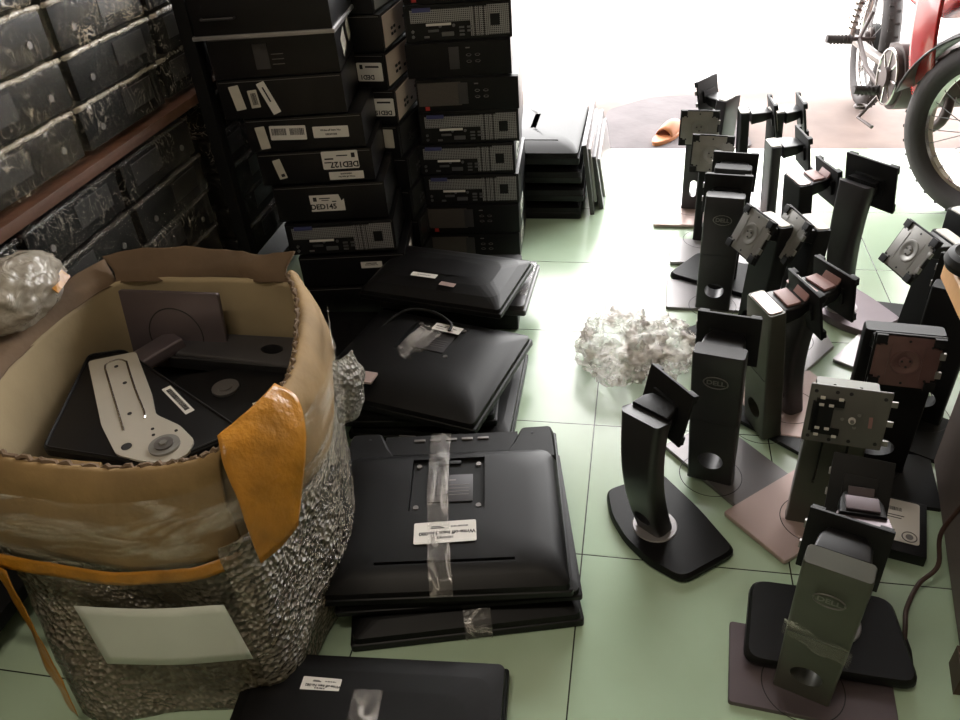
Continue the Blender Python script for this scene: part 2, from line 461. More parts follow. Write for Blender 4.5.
BASEM = {}
def base_mesh(kind, m):
    k = (kind, m.name)
    if k in BASEM: return BASEM[k]
    b = MB()
    if kind == 'plate': b.prism(rrect(.262, .160, .005, 0, .06), 0, .009, ch=.0015)
    elif kind == 'fan':          # wide at the back, narrow at front, soft edges
        p = [(-.138, -.03), (-.07, -.062), (0, -.072), (.07, -.062), (.138, -.03), (.128, .105), (0, .112), (-.128, .105)]
        pts = rpoly(p, .022, 5)
        b.loft([[(x * .98, y * .98 + .001, 0) for x, y in pts], [(x, y, .004) for x, y in pts], [(x * .995, y * .995, .012) for x, y in pts], [(x * .95, y * .95, .019) for x, y in pts]])
    elif kind == 'soft':         # rounded slab
        pts = rpoly([(-.140, -.07), (.140, -.07), (.122, .105), (-.122, .105)], .028, 5)
        b.loft([[(x * .98, y * .98, 0) for x, y in pts], [(x, y, .005) for x, y in pts], [(x * .99, y * .99, .014) for x, y in pts], [(x * .95, y * .95, .020) for x, y in pts]])
    elif kind == 'hex':
        b.prism([(-.11, -.04), (-.07, -.09), (.07, -.09), (.11, -.04), (.09, .14), (-.09, .14)], 0, .01, ch=.002)
    bmesh.ops.recalc_face_normals(b.bm, faces=b.bm.faces)
    me = bpy.data.meshes.new('base'); b.bm.to_mesh(me); b.bm.free(); me.materials.append(m)
    me.polygons.foreach_set('use_smooth', [True] * len(me.polygons)); me.set_sharp_from_angle(angle=R(30))
    BASEM[k] = me; return me

_PM = {}
def cached(key, fn):
    if key not in _PM: _PM[key] = fn()
    return _PM[key]
def mesh_of(b, mats, smooth=35):
    bmesh.ops.recalc_face_normals(b.bm, faces=b.bm.faces)
    me = bpy.data.meshes.new('m'); b.bm.to_mesh(me); b.bm.free()
    for m in strip(mats): me.materials.append(m)
    me.polygons.foreach_set('use_smooth', [True] * len(me.polygons)); me.set_sharp_from_angle(angle=R(smooth))
    return me

def head_cover_mesh():
    b = MB(); b.box((0, -.003, 0), (.124, .006, .114), bev=.0015)
    b.box((0, -.008, .0), (.07, .008, .04), bev=.002)
    return mesh_of(b, MATTE)
def face_plate_mesh(m):
    b = MB()
    b.box((0, .0015, 0), (.100, .003, .106), bev=.001); b.box((0, .0014, 0), (.114, .0026, .066), bev=.001)
    for x in (-.03, .03): b.box((x, .0035, .0), (.0015, .001, .07))
    for x, z in ((-.04, .036), (.04, .036), (-.04, -.036), (.04, -.036), (0, .045), (0, -.045)): b.cyl((x, .0028, z), .0026, .002, 1, axis='y', seg=12)
    return mesh_of(b, [m, INK])
def dish_mesh(m):
    b = MB(); rings = []
    for r, y in ((.028, .002), (.0265, .0046), (.022, .0052), (.018, .0036), (.012, .003), (.0105, .0056), (.004, .006)):
        rings.append([(r * math.cos(a), y, r * math.sin(a)) for a in [2 * PI * k / 30 for k in range(30)]])
    b.loft(rings)
    for k in range(3):
        a = 2 * PI * k / 3 + .4; b.cyl((.008 * math.cos(a), .0065, .008 * math.sin(a)), .0022, .002, 1, axis='y', seg=10)
    return mesh_of(b, [m, INK])
def pad_mesh(): b = MB(); b.box((0, .004, 0), (.02, .008, .018), bev=.001); return mesh_of(b, MATTE)
def tab_mesh(): b = MB(); b.box((0, .003, 0), (.010, .007, .014), bev=.001); return mesh_of(b, ZINC)

STANDS = 'monitor stands standing on the tiled floor'
SN = -1
def stand(label, x, y, th, kind='flat', cm=DARK, lean=4, side=0, base='plate', bm=BASEMETAL, bth=0, bdx=0, bdy=0,
          neck=.06, pitch=5, drop=.03, twist=0, plate=ZINC, z0=0, badge=True, cap=None, hinge=None, ring=True, special=None, root=None, scale=1, z_base=None, yaw=0, wide=1):
    """th turns the upright (its back looks along local -Y, the monitor side along +Y)"""
    global SN
    SN += 1; z0 = z0 + (SN % 5) * .0011          # feet that overlap lie on one another
    t = root if root else empty('monitor_stand', T(x, y, z0) @ RZ(th))
    if label: tag(t, label, 'monitor stand', STANDS)
    zb = 0
    Mb = RZ(bth - th) @ T(bdx, bdy, 0)
    link('base', base_mesh(base, bm), t, Mb)
    bt = {'plate': .009, 'fan': .019, 'soft': .020, 'hex': .010}[base]
    if ring:
        r = cached(('ring', bm.name), lambda: mesh_of(MB().torus((0, 0, 0), .066, .0009, n=56, m=6, flat=.6), INK)) if base in ('plate', 'hex') else \
            cached(('disc', 1), lambda: mesh_of(MB().cyl((0, 0, .001), .046, .003, seg=40, r2=.044), SILVER))
        link('swivel_ring' if base in ('plate', 'hex') else 'swivel_disc', r, t, T(0, .0, bt))
    me, H = column_mesh(kind, cm)
    L = T(0, 0, bt) @ RY(side) @ RX(lean) @ Matrix.Diagonal((scale * wide, 1, scale, 1))
    col = link('column', me, t, L)
    if badge and kind in ('flat',):
        oval_badge(col, onfront(0, -.0212, H - .062))
        sl = MB(); sl.box((0, 0, 0), (.094, .001, .0012)); sl.build('seam', [INK], col, T(0, -.0207, .175))
    if cap is not None:  # pale cap: light falling on the column top put into colour
        b_ = MB(); w = .09 if kind != 'slotted' else .07
        b_.prism(rrect(w * .95, .03, .008), 0, .0025); b_.build('lit_top', [cap], t, L @ T(0, .004 if kind == 'flat' else .0, H))
    # arm
    yc = .024 if kind == 'flat' else .02
    b_ = MB(); b_.loft([[(x, 0, z) for x, z in rrect(.084, .036, .005, 0, -.001)], [(x, neck * .6, z) for x, z in rrect(.078, .030, .005, 0, .001)], [(x, neck, z) for x, z in rrect(.06, .022, .005, 0, .002)]])
    N = L @ T(0, yc, H - .019)
    b_.build('neck', [BLACKG if kind != 'curved' else BLACK], t, N)
    if hinge is not None:
        h_ = MB(); h_.box((0, .0, 0), (.06, .03, .006), bev=.002); h_.build('hinge_cover', [hinge], t, N @ T(0, neck * .42, .019) @ RX(0))
        h_ = MB(); h_.box((0, .0, 0), (.046, .005, .026), bev=.001); h_.build('hinge_flap', [hinge], t, N @ T(0, neck - .004, .016) @ RX(-35))
    P = N @ Matrix.Diagonal((1 / wide, 1, 1, 1)) @ T(0, neck + .006, 0) @ RZ(yaw) @ RX(pitch) @ RY(twist) @ T(0, .004, -drop)
    head = link('mount_head', cached('cover', head_cover_mesh), t, P)
    if special == 'clip':
        clip_plate(t, P)
    else:
        fp = link('face_plate', cached(('face', plate.name), lambda: face_plate_mesh(plate)), t, P)
        link('dish', cached(('dish', plate.name), lambda: dish_mesh(plate)), fp)
        for px_, pz in ((-.05, .047), (.05, .047), (-.05, -.047), (.05, -.047)):
            link('corner_pad', cached('pad', pad_mesh), fp, T(px_, 0, pz))
        for pz in (-.02, .02): link('latch_tab', cached('tab', tab_mesh), fp, T(-.06, 0, pz))
    return t

def clip_plate(t, P):
    b = MB(); b.box((0, .003, .004), (.132, .006, .118), bev=.004)
    for x, z in ((-.055, .05), (.0, .052), (.022, .052), (.056, .05), (-.055, -.042), (-.012, -.044), (.02, -.046), (.056, -.043), (.035, -.002), (.052, .0)):
        b.cyl((x, .0064, z), .0033, .0016, 1, axis='y', seg=12)
    fp = b.build('face_plate', [mat('dull_zinc', srgb(100, 98, 94), .4, .3, var=.1), INK], t, P)
    b = MB(); b.box((.038, .0075, 0), (.03, .005, .052)); b.box((.03, .0075, .03), (.046, .005, .013)); b.box((.03, .0075, -.028), (.046, .005, .013))
    b.box((.052, .0075, 0), (.012, .005, .06)); b.build('latch_bracket', [MATTE], fp)
    for x, z in ((.044, .04), (.014, .04), (.044, .026), (.028, .026), (.044, -.022), (.028, -.022), (.044, -.036), (.014, -.036)):
        link('clip_tooth', cached('tooth', lambda: mesh_of(MB().box((0, 0, 0), (.008, .004, .005), bev=.001), WHITE)), fp, T(x, .010, z))
    b = MB(); b.cyl((-.01, .008, .0), .006, .005, 0, axis='y'); b.cyl((-.01, .011, 0), .0035, .004, 1, axis='y')
    for x, z in ((.006, 0), (-.02, .012), (-.016, -.014)): b.cyl((x, .0068, z), .003, .002, 1, axis='y', seg=10)
    b.build('centre_screw', [WHITE, ZINC], fp)
    b = MB(); b.box((0, 0, 0), (.006, .0008, .022)); b.build('pink_tag', [PINK], fp, T(-.040, .0066, 0) @ RY(4))
    for z in (.04, .0, -.04):
        b = MB(); b.box((-.07, .002, z), (.012, .004, .011), bev=.001); b.build('side_tab', [ZINC], fp)

# front group
s1 = stand('greenish grey badge stand nearest the camera at the bottom right corner', .386, -.243, -20, 'flat', GREEN_GREY, 3, 0, 'plate', MAUVE, -5, .012, -.035, neck=.045, pitch=-16, drop=.026, scale=.95)
col1 = [o for o in s1.children if o.name.startswith('column')][0]
b = MB(); rings = []
for i in range(15):
    u = i / 14; x = -.054 + .108 * u; z = .185 - .03 * u + .004 * math.sin(u * 9)
    y = -.0225 - .0015 * math.sin(u * 14)
    rings.append([(x, y, z - .022), (x, y - .0012, z), (x, y - .0004, z + .02), (x, y + .0006, z + .02), (x, y + .0006, z), (x, y + .0006, z - .022)])
b.loft(rings); b.build('clear_tape', [ridge_film('taut_clear_tape', srgb(214, 212, 206), .05, .6, 26, .035, (.3, 1, 1))], col1)
stand('brown-topped curved stand on a rounded black base directly behind the nearest stand', .45, -.125, -6, 'curved', MAUVE, 0, 0, 'soft', BLACK, -3, -.015, -.03, neck=.05, pitch=-42, drop=-.015, z0=.011, hinge=MAUVE, scale=.76, wide=1.12, yaw=-6)
stand('short curved dark stand on a black base with a pale disc, alone at the left', .142, .075, -38, 'curved', DARK, 9, -2, 'fan', BLACK, -55, .0, .0, neck=.04, pitch=-22, drop=.008, scale=.96, yaw=-14)
stand('dark badge stand on a brushed plate next to the lone curved one', .262, .245, -15, 'flat', DARK, 4, -2, 'plate', BASEMETAL, -50, .0, .0, neck=.05, pitch=-4, drop=.008)
stand('stand turned to the camera whose pale square plate carries a black clip bracket', .46, .135, 172, 'grooved', GREEN_GREY, 2, 0, 'plate', PINKSILVER, 42, 0, -.02, neck=.02, pitch=6, drop=.018, special='clip', badge=False)
stand('wide black stand with a brown tinted dished plate above a lit cable hole', .60, .33, 174, 'flat', BLACK, 2, 0, 'plate', MATTE, 174, 0, -.02, neck=.03, pitch=6, drop=.02, plate=RUSTZINC, badge=False, wide=1.45)
stand('black stand at right whose tilted zinc plate turns left above the white floor', .77, .72, 108, 'flat', MATTE, 4, 0, 'plate', SILVER, 55, .02, .0, neck=.06, pitch=22, drop=.012, badge=False, cap=WHITE)
stand('black stand at the right edge below the motorcycle wheel, glare-pale curved top', .87, .85, -66, 'flat', MATTE, 3, 0, 'plate', MATTE, 80, neck=.05, pitch=10, drop=.02, badge=False, cap=WHITE)
stand('badge stand with a pink hinge flap and shaded cable hole in the crowded middle', .385, .425, -68, 'flat', GREEN_GREY, 7, 0, 'plate', BLACKG, -40, 0, .0, neck=.06, pitch=6, drop=.012, cap=PINKSILVER, hinge=PINK)
stand('glossy grey stand with a rounded pink top right of the shaded badge stand', .455, .50, -58, 'curved', GUN, 4, 0, 'hex', PINKSILVER, -58, 0, .0, neck=.055, pitch=6, drop=.012, cap=PINK, hinge=PINK)
stand('charcoal badge stand with a see-through cable hole against the bright floor', .305, .95, -9, 'flat', DARK, 1, 0, 'plate', BASEMETAL, -2, 0, .0, neck=.035, pitch=0, drop=.008)
stand('black-headed stand hidden behind the charcoal badge stand', .335, 1.11, -10, 'flat', MATTE, 1, 0, 'soft', BLACK, -28, -.0, .0, neck=.03, pitch=-2, drop=.02, badge=False)
stand('stand with a zinc dished plate facing the camera, in front of the slotted one', .30, 1.36, 170, 'slotted', MATTE, 1, 0, 'plate', SILVER, 180, -.02, .02, neck=.03, pitch=10, drop=.0, badge=False)
stand('grey slotted stand, zinc plate towards the camera, beside the orange slipper', .268, 1.60, 176, 'slotted', GUN, 1, 0, 'plate', PINKSILVER, 180, .0, .0, neck=.025, pitch=8, drop=.008, badge=False)
stand('dark stand farthest back with its head tipped to the left and a glare-white top', .355, 1.74, 55, 'flat', GUN, 3, 0, 'plate', SILVER, 180, neck=.05, pitch=-15, drop=-.01, badge=False, cap=WHITE)
stand('black side-on stand at the back, left of its twin, arm pointing right', .435, 1.66, -86, 'slotted', MATTE, 4, 0, 'plate', SILVER, -90, neck=.065, pitch=8, drop=.012, badge=False, cap=WHITE)
stand('black side-on stand at the back, right of its twin, dished plate showing', .535, 1.66, -72, 'slotted', MATTE, 4, 0, 'plate', SILVER, -90, neck=.06, pitch=8, drop=.012, badge=False, cap=WHITE, yaw=-14)
stand('slim glossy side-on stand in front of the two black back ones', .495, 1.36, -80, 'slotted', GUN, 4, 0, 'plate', SILVER, -90, neck=.06, pitch=6, drop=.015, badge=False, cap=WHITE)
stand('dark stand with a pale pink hinge left of the tall curved one', .53, 1.06, -72, 'flat', MATTE, 6, 0, 'hex', SILVER, -60, neck=.055, pitch=6, drop=.012, badge=False, cap=PINKSILVER, hinge=PINK)
stand('stand with a slanted zinc plate just right of the charcoal badge stand', .40, .79, 116, 'flat', MATTE, 3, 0, 'plate', BLACK, 128, neck=.03, pitch=22, drop=.012, badge=False, cap=WHITE)
stand('stand with a slanted zinc plate next to the tall curved stand', .49, .79, 108, 'flat', MATTE, 3, 0, 'hex', SILVER, 150, neck=.03, pitch=22, drop=.012, badge=False, cap=WHITE)
stand('tall curved grey stand with a big black head on a dark rounded base', .65, .955, -48, 'curved', GUN, 8, 0, 'fan', MAUVE, -60, 0, .0, neck=.03, pitch=4, drop=.004, scale=1.16, wide=.82)
stand('black stand leaning between the tilted zinc plate and the brown tinted plate', .745, .50, -28, 'flat', MATTE, 2, 0, 'plate', MATTE, 150, neck=.05, pitch=-6, drop=.01, badge=False)

# ------------------------------------------------------------------ desktop computers
def pc_rear(t, W, D, H):
    """rear face with ports looking along -Y"""
    y = -D / 2
    b = MB(); b.box((0, y - .001, H / 2), (W - .012, .003, H - .010)); rp = b.build('rear_panel', [MATTE], t)
    b = MB(); b.box((-W * .16, y - .0035, H * .70), (W * .56, .002, H * .34)); b.build('vent_grille', [GRILLE], t)
    b = MB()
    for k in range(4): b.box((W * .135 + k * .013, y - .0035, H * .5), (.0105, .003, H * .78), bev=.0006)
    b.build('expansion_slots', [GRILLE], t)
    b = MB(); b.box((W * .375, y - .0035, H * .52), (W * .2, .002, H * .8)); ps = b.build('power_supply', [GRILLE], t)
    b = MB(); b.box((W * .345, y - .005, H * .52), (.026, .004, .03), bev=.001); b.build('power_socket', [MATTE], ps)
    b = MB(); b.box((-W * .33, y - .005, H * .87), (.052, .004, .011), bev=.001); b.build('blue_port_cover', [BLUEPORT], t)
    b = MB()
    for x, z, w, h in ((-.07, .30, .03, .006), (-.03, .2, .034, .011), (.01, .36, .014, .005), (.01, .26, .014, .005), (.01, .16, .014, .005), (-.09, .14, .014, .005),
                       (.032, .36, .014, .005), (.032, .26, .014, .005)):
        b.box((x, y - .004, H * z), (w, .004, h), bev=.0008)
    b.build('port_row', [STEEL], t)
    for x, z in ((-.128, .16), (-.128, .3), (-.012, .42), (-.05, .42)):
        link('round_port', cached('rport', lambda: mesh_of(MB().cyl((0, 0, 0), .0042, .004, axis='y', seg=14), STEEL)), t, T(x, y - .004, H * z))
    b = MB(); b.box((-W * .18, y - .005, H * .47), (.07, .003, .006)); b.build('label_strip', [WHITE], t)

def pc_front(t, W, D, H, red=True, tex=True):
    y = -D / 2
    b = MB(); b.box((0, y - .004, H / 2), (W, .010, H - .004), bev=.002); fp = b.build('front_panel', [BLACK], t)
    if tex:
        b = MB(); b.box((-W * .27, y - .0098, H * .55), (W * .42, .002, H * .68)); b.build('vent_grille', [GRILLE2], fp)
    b = MB(); b.box((-W * .04, y - .0102, H * .55), (.028, .002, H * .62), bev=.0006); b.build('drive_panel', [GUN], fp)
    b = MB()
    for x, z in ((.03, .62), (.055, .62), (.03, .44), (.055, .44)): b.torus((0, 0, 0), .0065, .0009, M=T(x, y - .0095, H * z) @ RX(90) @ Matrix.Diagonal((1, .5, 1, 1)), n=20, m=5)
    b.box((.028, y - .0095, H * .82), (.012, .001, .003)); b.build('front_ports', [STEELDK], fp)
    if red:
        b = MB(); b.box((-W * .40, y - .0105, H * .14), (.013, .001, .011)); b.build('red_badge', [REDINK], fp)

def pc(label, x, y, z, rz, kind, W=.30, D=.31, H=.098, group=None, m=BLACKG, seam=True):
    t = empty('desktop_computer', T(x, y, z) @ RZ(rz)); tag(t, label, 'computer', group)
    b = MB(); b.box((0, 0, H / 2), (W, D, H - .001), bev=.0025); b.build('chassis', [m], t)
    if seam:
        b = MB(); b.box((0, -D / 2 - .0006, H - .006), (W - .01, .0012, .0012)); b.build('lid_seam', [STEELDK], t)
    if kind == 'rear': pc_rear(t, W, D, H)
    elif kind == 'front': pc_front(t, W, D, H)
    elif kind == 'plainfront': pc_front(t, W, D, H, False, False)
    return t

# stack by the doorway (facing the camera)
G3 = 'desktop computers stacked beside the doorway'
S3 = [('front', 'lowest computer of the tower stack beside the doorway, front towards the camera', 0, .0),
      ('front', 'computer with a red badge just above the bottom one beside the doorway', .002, .0),
      ('rear', 'computer with port side out, third from the floor beside the doorway', .004, .0),
      ('rear', 'computer with port side out, fourth from the floor beside the doorway', -.004, 0),
      ('rear', 'lighter perforated port side out, midway up the stack beside the doorway', .008, -1.5),
      ('front', 'computer with a brown perforated front and red badge, sixth from the floor', .01, -1),
      ('plainfront', 'plain black fronted computer with a grey drive panel, second from the top of the picture', -.012, .5),
      ('rear', 'perforated port side out at the top of the picture, beside the doorway', -.006, .5),
      ('front', 'topmost computer of the doorway stack, mostly above the picture edge', 0, 0)]
for i, (k, l, dx, rz) in enumerate(S3):
    t = pc(l, -.452 + dx, 1.36, i * .0995, rz + (7 if i > 3 else 4), k, group=G3)
    if i in (0, 1, 3): sticker(t, onright(.151, -.06, .05), .1, .05, bars=[(0, -.008, .07, .012)], blobs=[(-.02, .012, .03, .003), (.02, .012, .02, .003)], paper=CLOUD)

# middle stack: side labels towards the camera, silver port ends on the right
G2 = 'desktop computers in the middle stack'
S2 = ['bottom computer of the middle stack', 'second lowest computer of the middle stack, ports to the right', 'third computer from the floor in the middle stack',
      'computer in the middle stack just below the tall labelled part', 'computer with a small blank label, middle of the middle stack',
      'computer carrying the upside-down DED158 label', 'computer carrying the cut off upside-down DED label above DED158',
      'computer with a tiny white mark above the DED labels in the middle stack', 'topmost computer of the middle stack']
for i, l in enumerate(S2):
    z = i * .1
    t = pc(l, -.725 - .006 * (i - 3), 1.235, z, -4 + (3 if i % 2 else 0), 'side', W=.26, D=.3, group=G2)
    # right end: bare metal ports
    b = MB(); b.box((0, 0, 0), (.002, .27, .082)); b.build('end_panel', [mat('bare_port_plate', srgb(206, 188, 178), .4, .2) if i in (5, 6, 7) else (GRILLE if i == 8 else DARK)], t, T(.131, 0, .049))
    for py, pz in ((-.07, .03), (-.07, .045), (-.045, .03), (-.045, .045), (0, .03), (.05, .05)):
        link('port', cached(('eport', i >= 4), lambda: mesh_of(MB().box((0, 0, 0), (.002, .014, .007)), INK if i >= 4 else STEEL)), t, T(.1335, py, pz))
    if i == 5: sticker(t, onfront(.02, -.1512, .052), .075, .05, [('DED158', .017, 0, -.0135 + .028)], [], [(.024, -.014, .009, .012), (-.008, -.014, .04, .005)], label=1).matrix_local = onfront(.088, -.1512, .05, 180)
    if i == 6: sticker(t, onfront(.084, -.1512, .05, 180), .075, .05, [('DED1', .017, .009, .0135)], [], [(.024, -.014, .009, .012), (-.008, -.014, .04, .005)])
    if i == 4: sticker(t, onfront(.10, -.1512, .06), .03, .055, paper=PAPER)

# left stack
G1 = 'desktop computers in the left stack'
rz = 9
def st(i, label, z, kind='side', H=.098, **k): return pc(label, -.80 + k.pop('dx', 0), .84 + .155, z, k.pop('rz', rz), kind, W=k.pop('W', .31), H=H, group=G1, **k)
st(0, 'bottom computer of the left stack behind the cardboard box', 0, dx=.04)
t = st(1, 'computer with one white strip label low in the left stack', .105, dx=.05)
sticker(t, onfront(.055, -.156, .065), .062, .02, [('Write-off item No:', .005, 0, .0)], [(0, .005, .03, .004)])
sticker(t, onright(.156, -.05, .05), .08, .05, [], [(0, -.008, .06, .012)], [(-.015, .012, .03, .003)], paper=PAPER)
st(2, 'computer with its port side out below the DED145 label', .21, 'rear', dx=.03)
t = st(3, 'computer carrying the upright DED145 label', .315, H=.105, dx=.02)
sticker(t, onfront(-.01, -.156, .052), .095, .048, [('DED145', .021, -.012, -.011)], [], [(-.033, .012, .010, .012), (-.006, .014, .03, .003), (.02, .004, .012, .003), (-.005, .008, .02, .002)], cut_corner=True)
t = st(4, 'computer carrying the upside-down DED127 label', .425, H=.09, dx=-.002)
sticker(t, onfront(.068, -.156, .062, 180), .098, .05, [('DED127', .022, -.010, .012)], [], [(-.036, -.012, .010, .013), (-.006, -.012, .03, .003), (.034, .006, .02, .003), (.03, -.004, .024, .004)])
sticker(t, onfront(.078, -.156, .018, 180), .094, .022, [('Write-off item No:', .006, 0, .003)], [(0, -.005, .03, .004)])
sticker(t, onfront(-.1, -.156, .045, 12), .022, .055, paper=PAPER, blobs=[(.002, -.018, .01, .008)])
t = st(5, 'computer with three barcode labels above DED127', .518, H=.09, dx=-.014)
sticker(t, onfront(-.115, -.156, .04, 6), .026, .06, paper=PAPER)
sticker(t, onfront(-.045, -.156, .05, -2), .096, .038, [], [(-.024, .003, .038, .018), (.024, .003, .038, .018)])
sticker(t, onfront(.068, -.156, .046, -1), .094, .03, [('Write-off item No:', .007, 0, .005)], [(0, -.006, .03, .005)])
t = pc('wide black computer with three pale strips on its near side in the left stack', -.855, .985, .612, 10, 'side', W=.32, H=.10, group=G1)
sticker(t, onfront(-.115, -.156, .055, 8), .026, .062, paper=PAPER)
sticker(t, onfront(-.073, -.156, .05, 4), .024, .045, paper=PAPER, bars=[(0, 0, .012, .03)])
sticker(t, onfront(-.035, -.156, .05, 20), .022, .085, blobs=[(0, .01, .004, .04)])
t = pc('plain black computer near the top of the left stack', -.855, .985, .714, 10, 'side', W=.32, H=.10, group=G1)
sticker(t, onright(.161, -.06, .05, 20), .06, .05, paper=PAPER); sticker(t, onright(.161, .03, .06, 20), .04, .05, paper=PAPER)
b = MB(); b.box((-.03, -.1565, .05), (.036, .001, .06)); b.build('drive_panel', [GUN], t)
b = MB(); [b.box((.01, -.1565, .03 + .012 * k), (.03, .001, .0015)) for k in range(3)]; b.build('front_ports', [STEELDK], t)
t = tag(empty('desktop_computer', T(-.85, .965, .815) @ RZ(8)), 'silver-rimmed black computer lying on top of the left stack', 'computer', G1)
b = MB(); b.box((0, 0, .05), (.34, .33, .1), bev=.004); b.build('chassis', [BLACKG], t)
b = MB(); b.box((0, 0, .006), (.35, .34, .010), bev=.003); b.build('silver_rim', [SILVER], t)
b = MB(); b.tube([(-.14, -.166, .05), (-.14, -.178, .05), (-.06, -.178, .05), (-.06, -.166, .05)], .003, seg=8); b.build('handle', [GUN], t)

# ------------------------------------------------------------------ shelf with wrapped computers
t = tag(empty('storage_shelf', T(-1.2, .3, 0)), 'dark steel shelf with a red-brown board, loaded with wrapped computers along the left wall', 'shelf')
b = MB(); b.box((.005, .15, .669), (.29, 2.2, .024), bev=.003); b.build('shelf_board', [WOOD], t)
b = MB(); b.box((.0, .15, .06), (.28, 2.2, .03), bev=.003); b.build('lower_board', [MATTE], t)
for y in (.52, -.9, 1.2):
    b = MB(); b.box((.170, y, .85), (.035, .035, 1.7), bev=.002); b.build('post', [MATTE], t)
    b = MB(); b.box((-.19, y, .85), (.035, .035, 1.7), bev=.002); b.build('post', [MATTE], t)
def crumple_box(W, D, H, amp, seed, n=14):
    b = MB(); bm = b.bm
    bmesh.ops.create_cube(bm, size=1); bmesh.ops.subdivide_edges(bm, edges=bm.edges, cuts=n, use_grid_fill=True)
    for v in bm.verts:
        p = Vector((v.co.x * W, v.co.y * D, v.co.z * H))
        r = .016
        q = Vector((max(-W / 2 + r, min(W / 2 - r, p.x)), max(-D / 2 + r, min(D / 2 - r, p.y)), max(-H / 2 + r, min(H / 2 - r, p.z))))
        d = p - q
        if d.length > 1e-6: p = q + d.normalized() * r
        k = p * 22 + Vector((seed * 3.3, seed, 0))
        p += noise.noise_vector(k) * amp + noise.noise_vector(k * 2.7) * amp * .5
        v.co = p
    return b
FM = [mesh_of(crumple_box(.302, .336, .1, .0035, s), SHRINK, 180) for s in range(3)]
FMB = [mesh_of(crumple_box(.302, .336, .1, .0045, s + 9), SHRINKB, 180) for s in range(3)]
b = MB(); b.box((0, 0, 0), (.285, .318, .088), bev=.006); CM = mesh_of(b, mat('wrapped_black_case', srgb(12, 12, 12), .5, spec=.12))
def edge_strip_mesh(m):
    b = MB(); b.tube([(.140 + random.uniform(-.002, .002), y * .0205, .045 + random.uniform(-.0015, .0015)) for y in range(-8, 9)], .0055, seg=8)
    return mesh_of(b, m, 180)
SM, SMD = edge_strip_mesh(LITEDGE), edge_strip_mesh(DIMEDGE)
b = MB(); b.box((0, 0, 0), (.002, .12, .05)); VM = mesh_of(b, grid_mat('dim_perforated_steel', srgb(34, 33, 33), srgb(8, 8, 8), .0052, .0011))
b = MB(); b.cyl((0, 0, 0), .007, .003, axis='x', seg=16); BM_ = mesh_of(b, STEELDK)
GW = 'shrink-wrapped computers on the left shelf'
ynames = ['nearest', 'second', 'third', 'far']
def wrapped(y, z, lab, cloudy, k):
    t = tag(empty('wrapped_computer', T(-1.215 + random.uniform(-.006, .004), y, z)), lab, 'wrapped computer', GW)
    ch = link('chassis', CM, t)
    link('vent_grille', VM, ch, T(.1435, .06 if k % 2 else -.06, .008)); link('power_button', BM_, ch, T(.144, -.1 if k % 2 else .1, -.01))
    link('shrink_wrap', (FMB if cloudy else FM)[k % 3], t); link('lit_edge_strip', SM if z > .7 else SMD, t)
rows_up = ['bottom row above the shelf board', 'second row above the shelf board', 'third row above the shelf board', 'top row above the shelf board']
pos_up = ['nearest the camera', 'in the middle column', 'just before the dark post', 'behind the dark post']
k = 0
for i in range(4):
    for j, y in enumerate((.17, .51, .85 + .01, 1.2)):
        wrapped(y + (.03 if i == 0 else .048), .738 + i * .1, 'film wrapped computer in the %s, %s' % (rows_up[i], pos_up[j]), j == 0 or (j == 1 and i > 1), k); k += 1
rows_dn = ['the top row below the board', 'the second row below the board', 'the third row below the board', 'the fourth row below the board', 'the fifth row below the board']
for i in range(5):
    for j, y in enumerate((-.07, .27, .61, 1.02, 1.37)):  # last column is added to stop door light running along the shelf
        if j == 0 and i > 2: continue
        wrapped(y, .585 - i * .1, 'dark wrapped computer in %s, %s' % (rows_dn[i], ['nearest the camera', 'above the cardboard box', 'just before the dark post', 'behind the dark post', 'added daylight block at far end'][j]), False, k); k += 1

places = ['on the floor', 'second from the floor', 'third from the floor', 'fourth from the floor', 'fifth from the floor', 'sixth from the floor', 'seventh from the floor', 'eighth from the floor']
for i in range(8):  # stack squeezed in to close a gap against door light
    t = tag(empty('wrapped_computer', T(-.958 + random.uniform(-.004, .004), 1.33, .05 + i * .1) @ Matrix.Diagonal((.6, .8, 1, 1))), 'film wrapped computer in the added narrow stack behind the left stack, ' + places[i], 'wrapped computer', 'wrapped computers added behind the left stack to block daylight')
    link('chassis', CM, t); link('shrink_wrap', FM[i % 3], t); link('lit_edge_strip', SM, t)

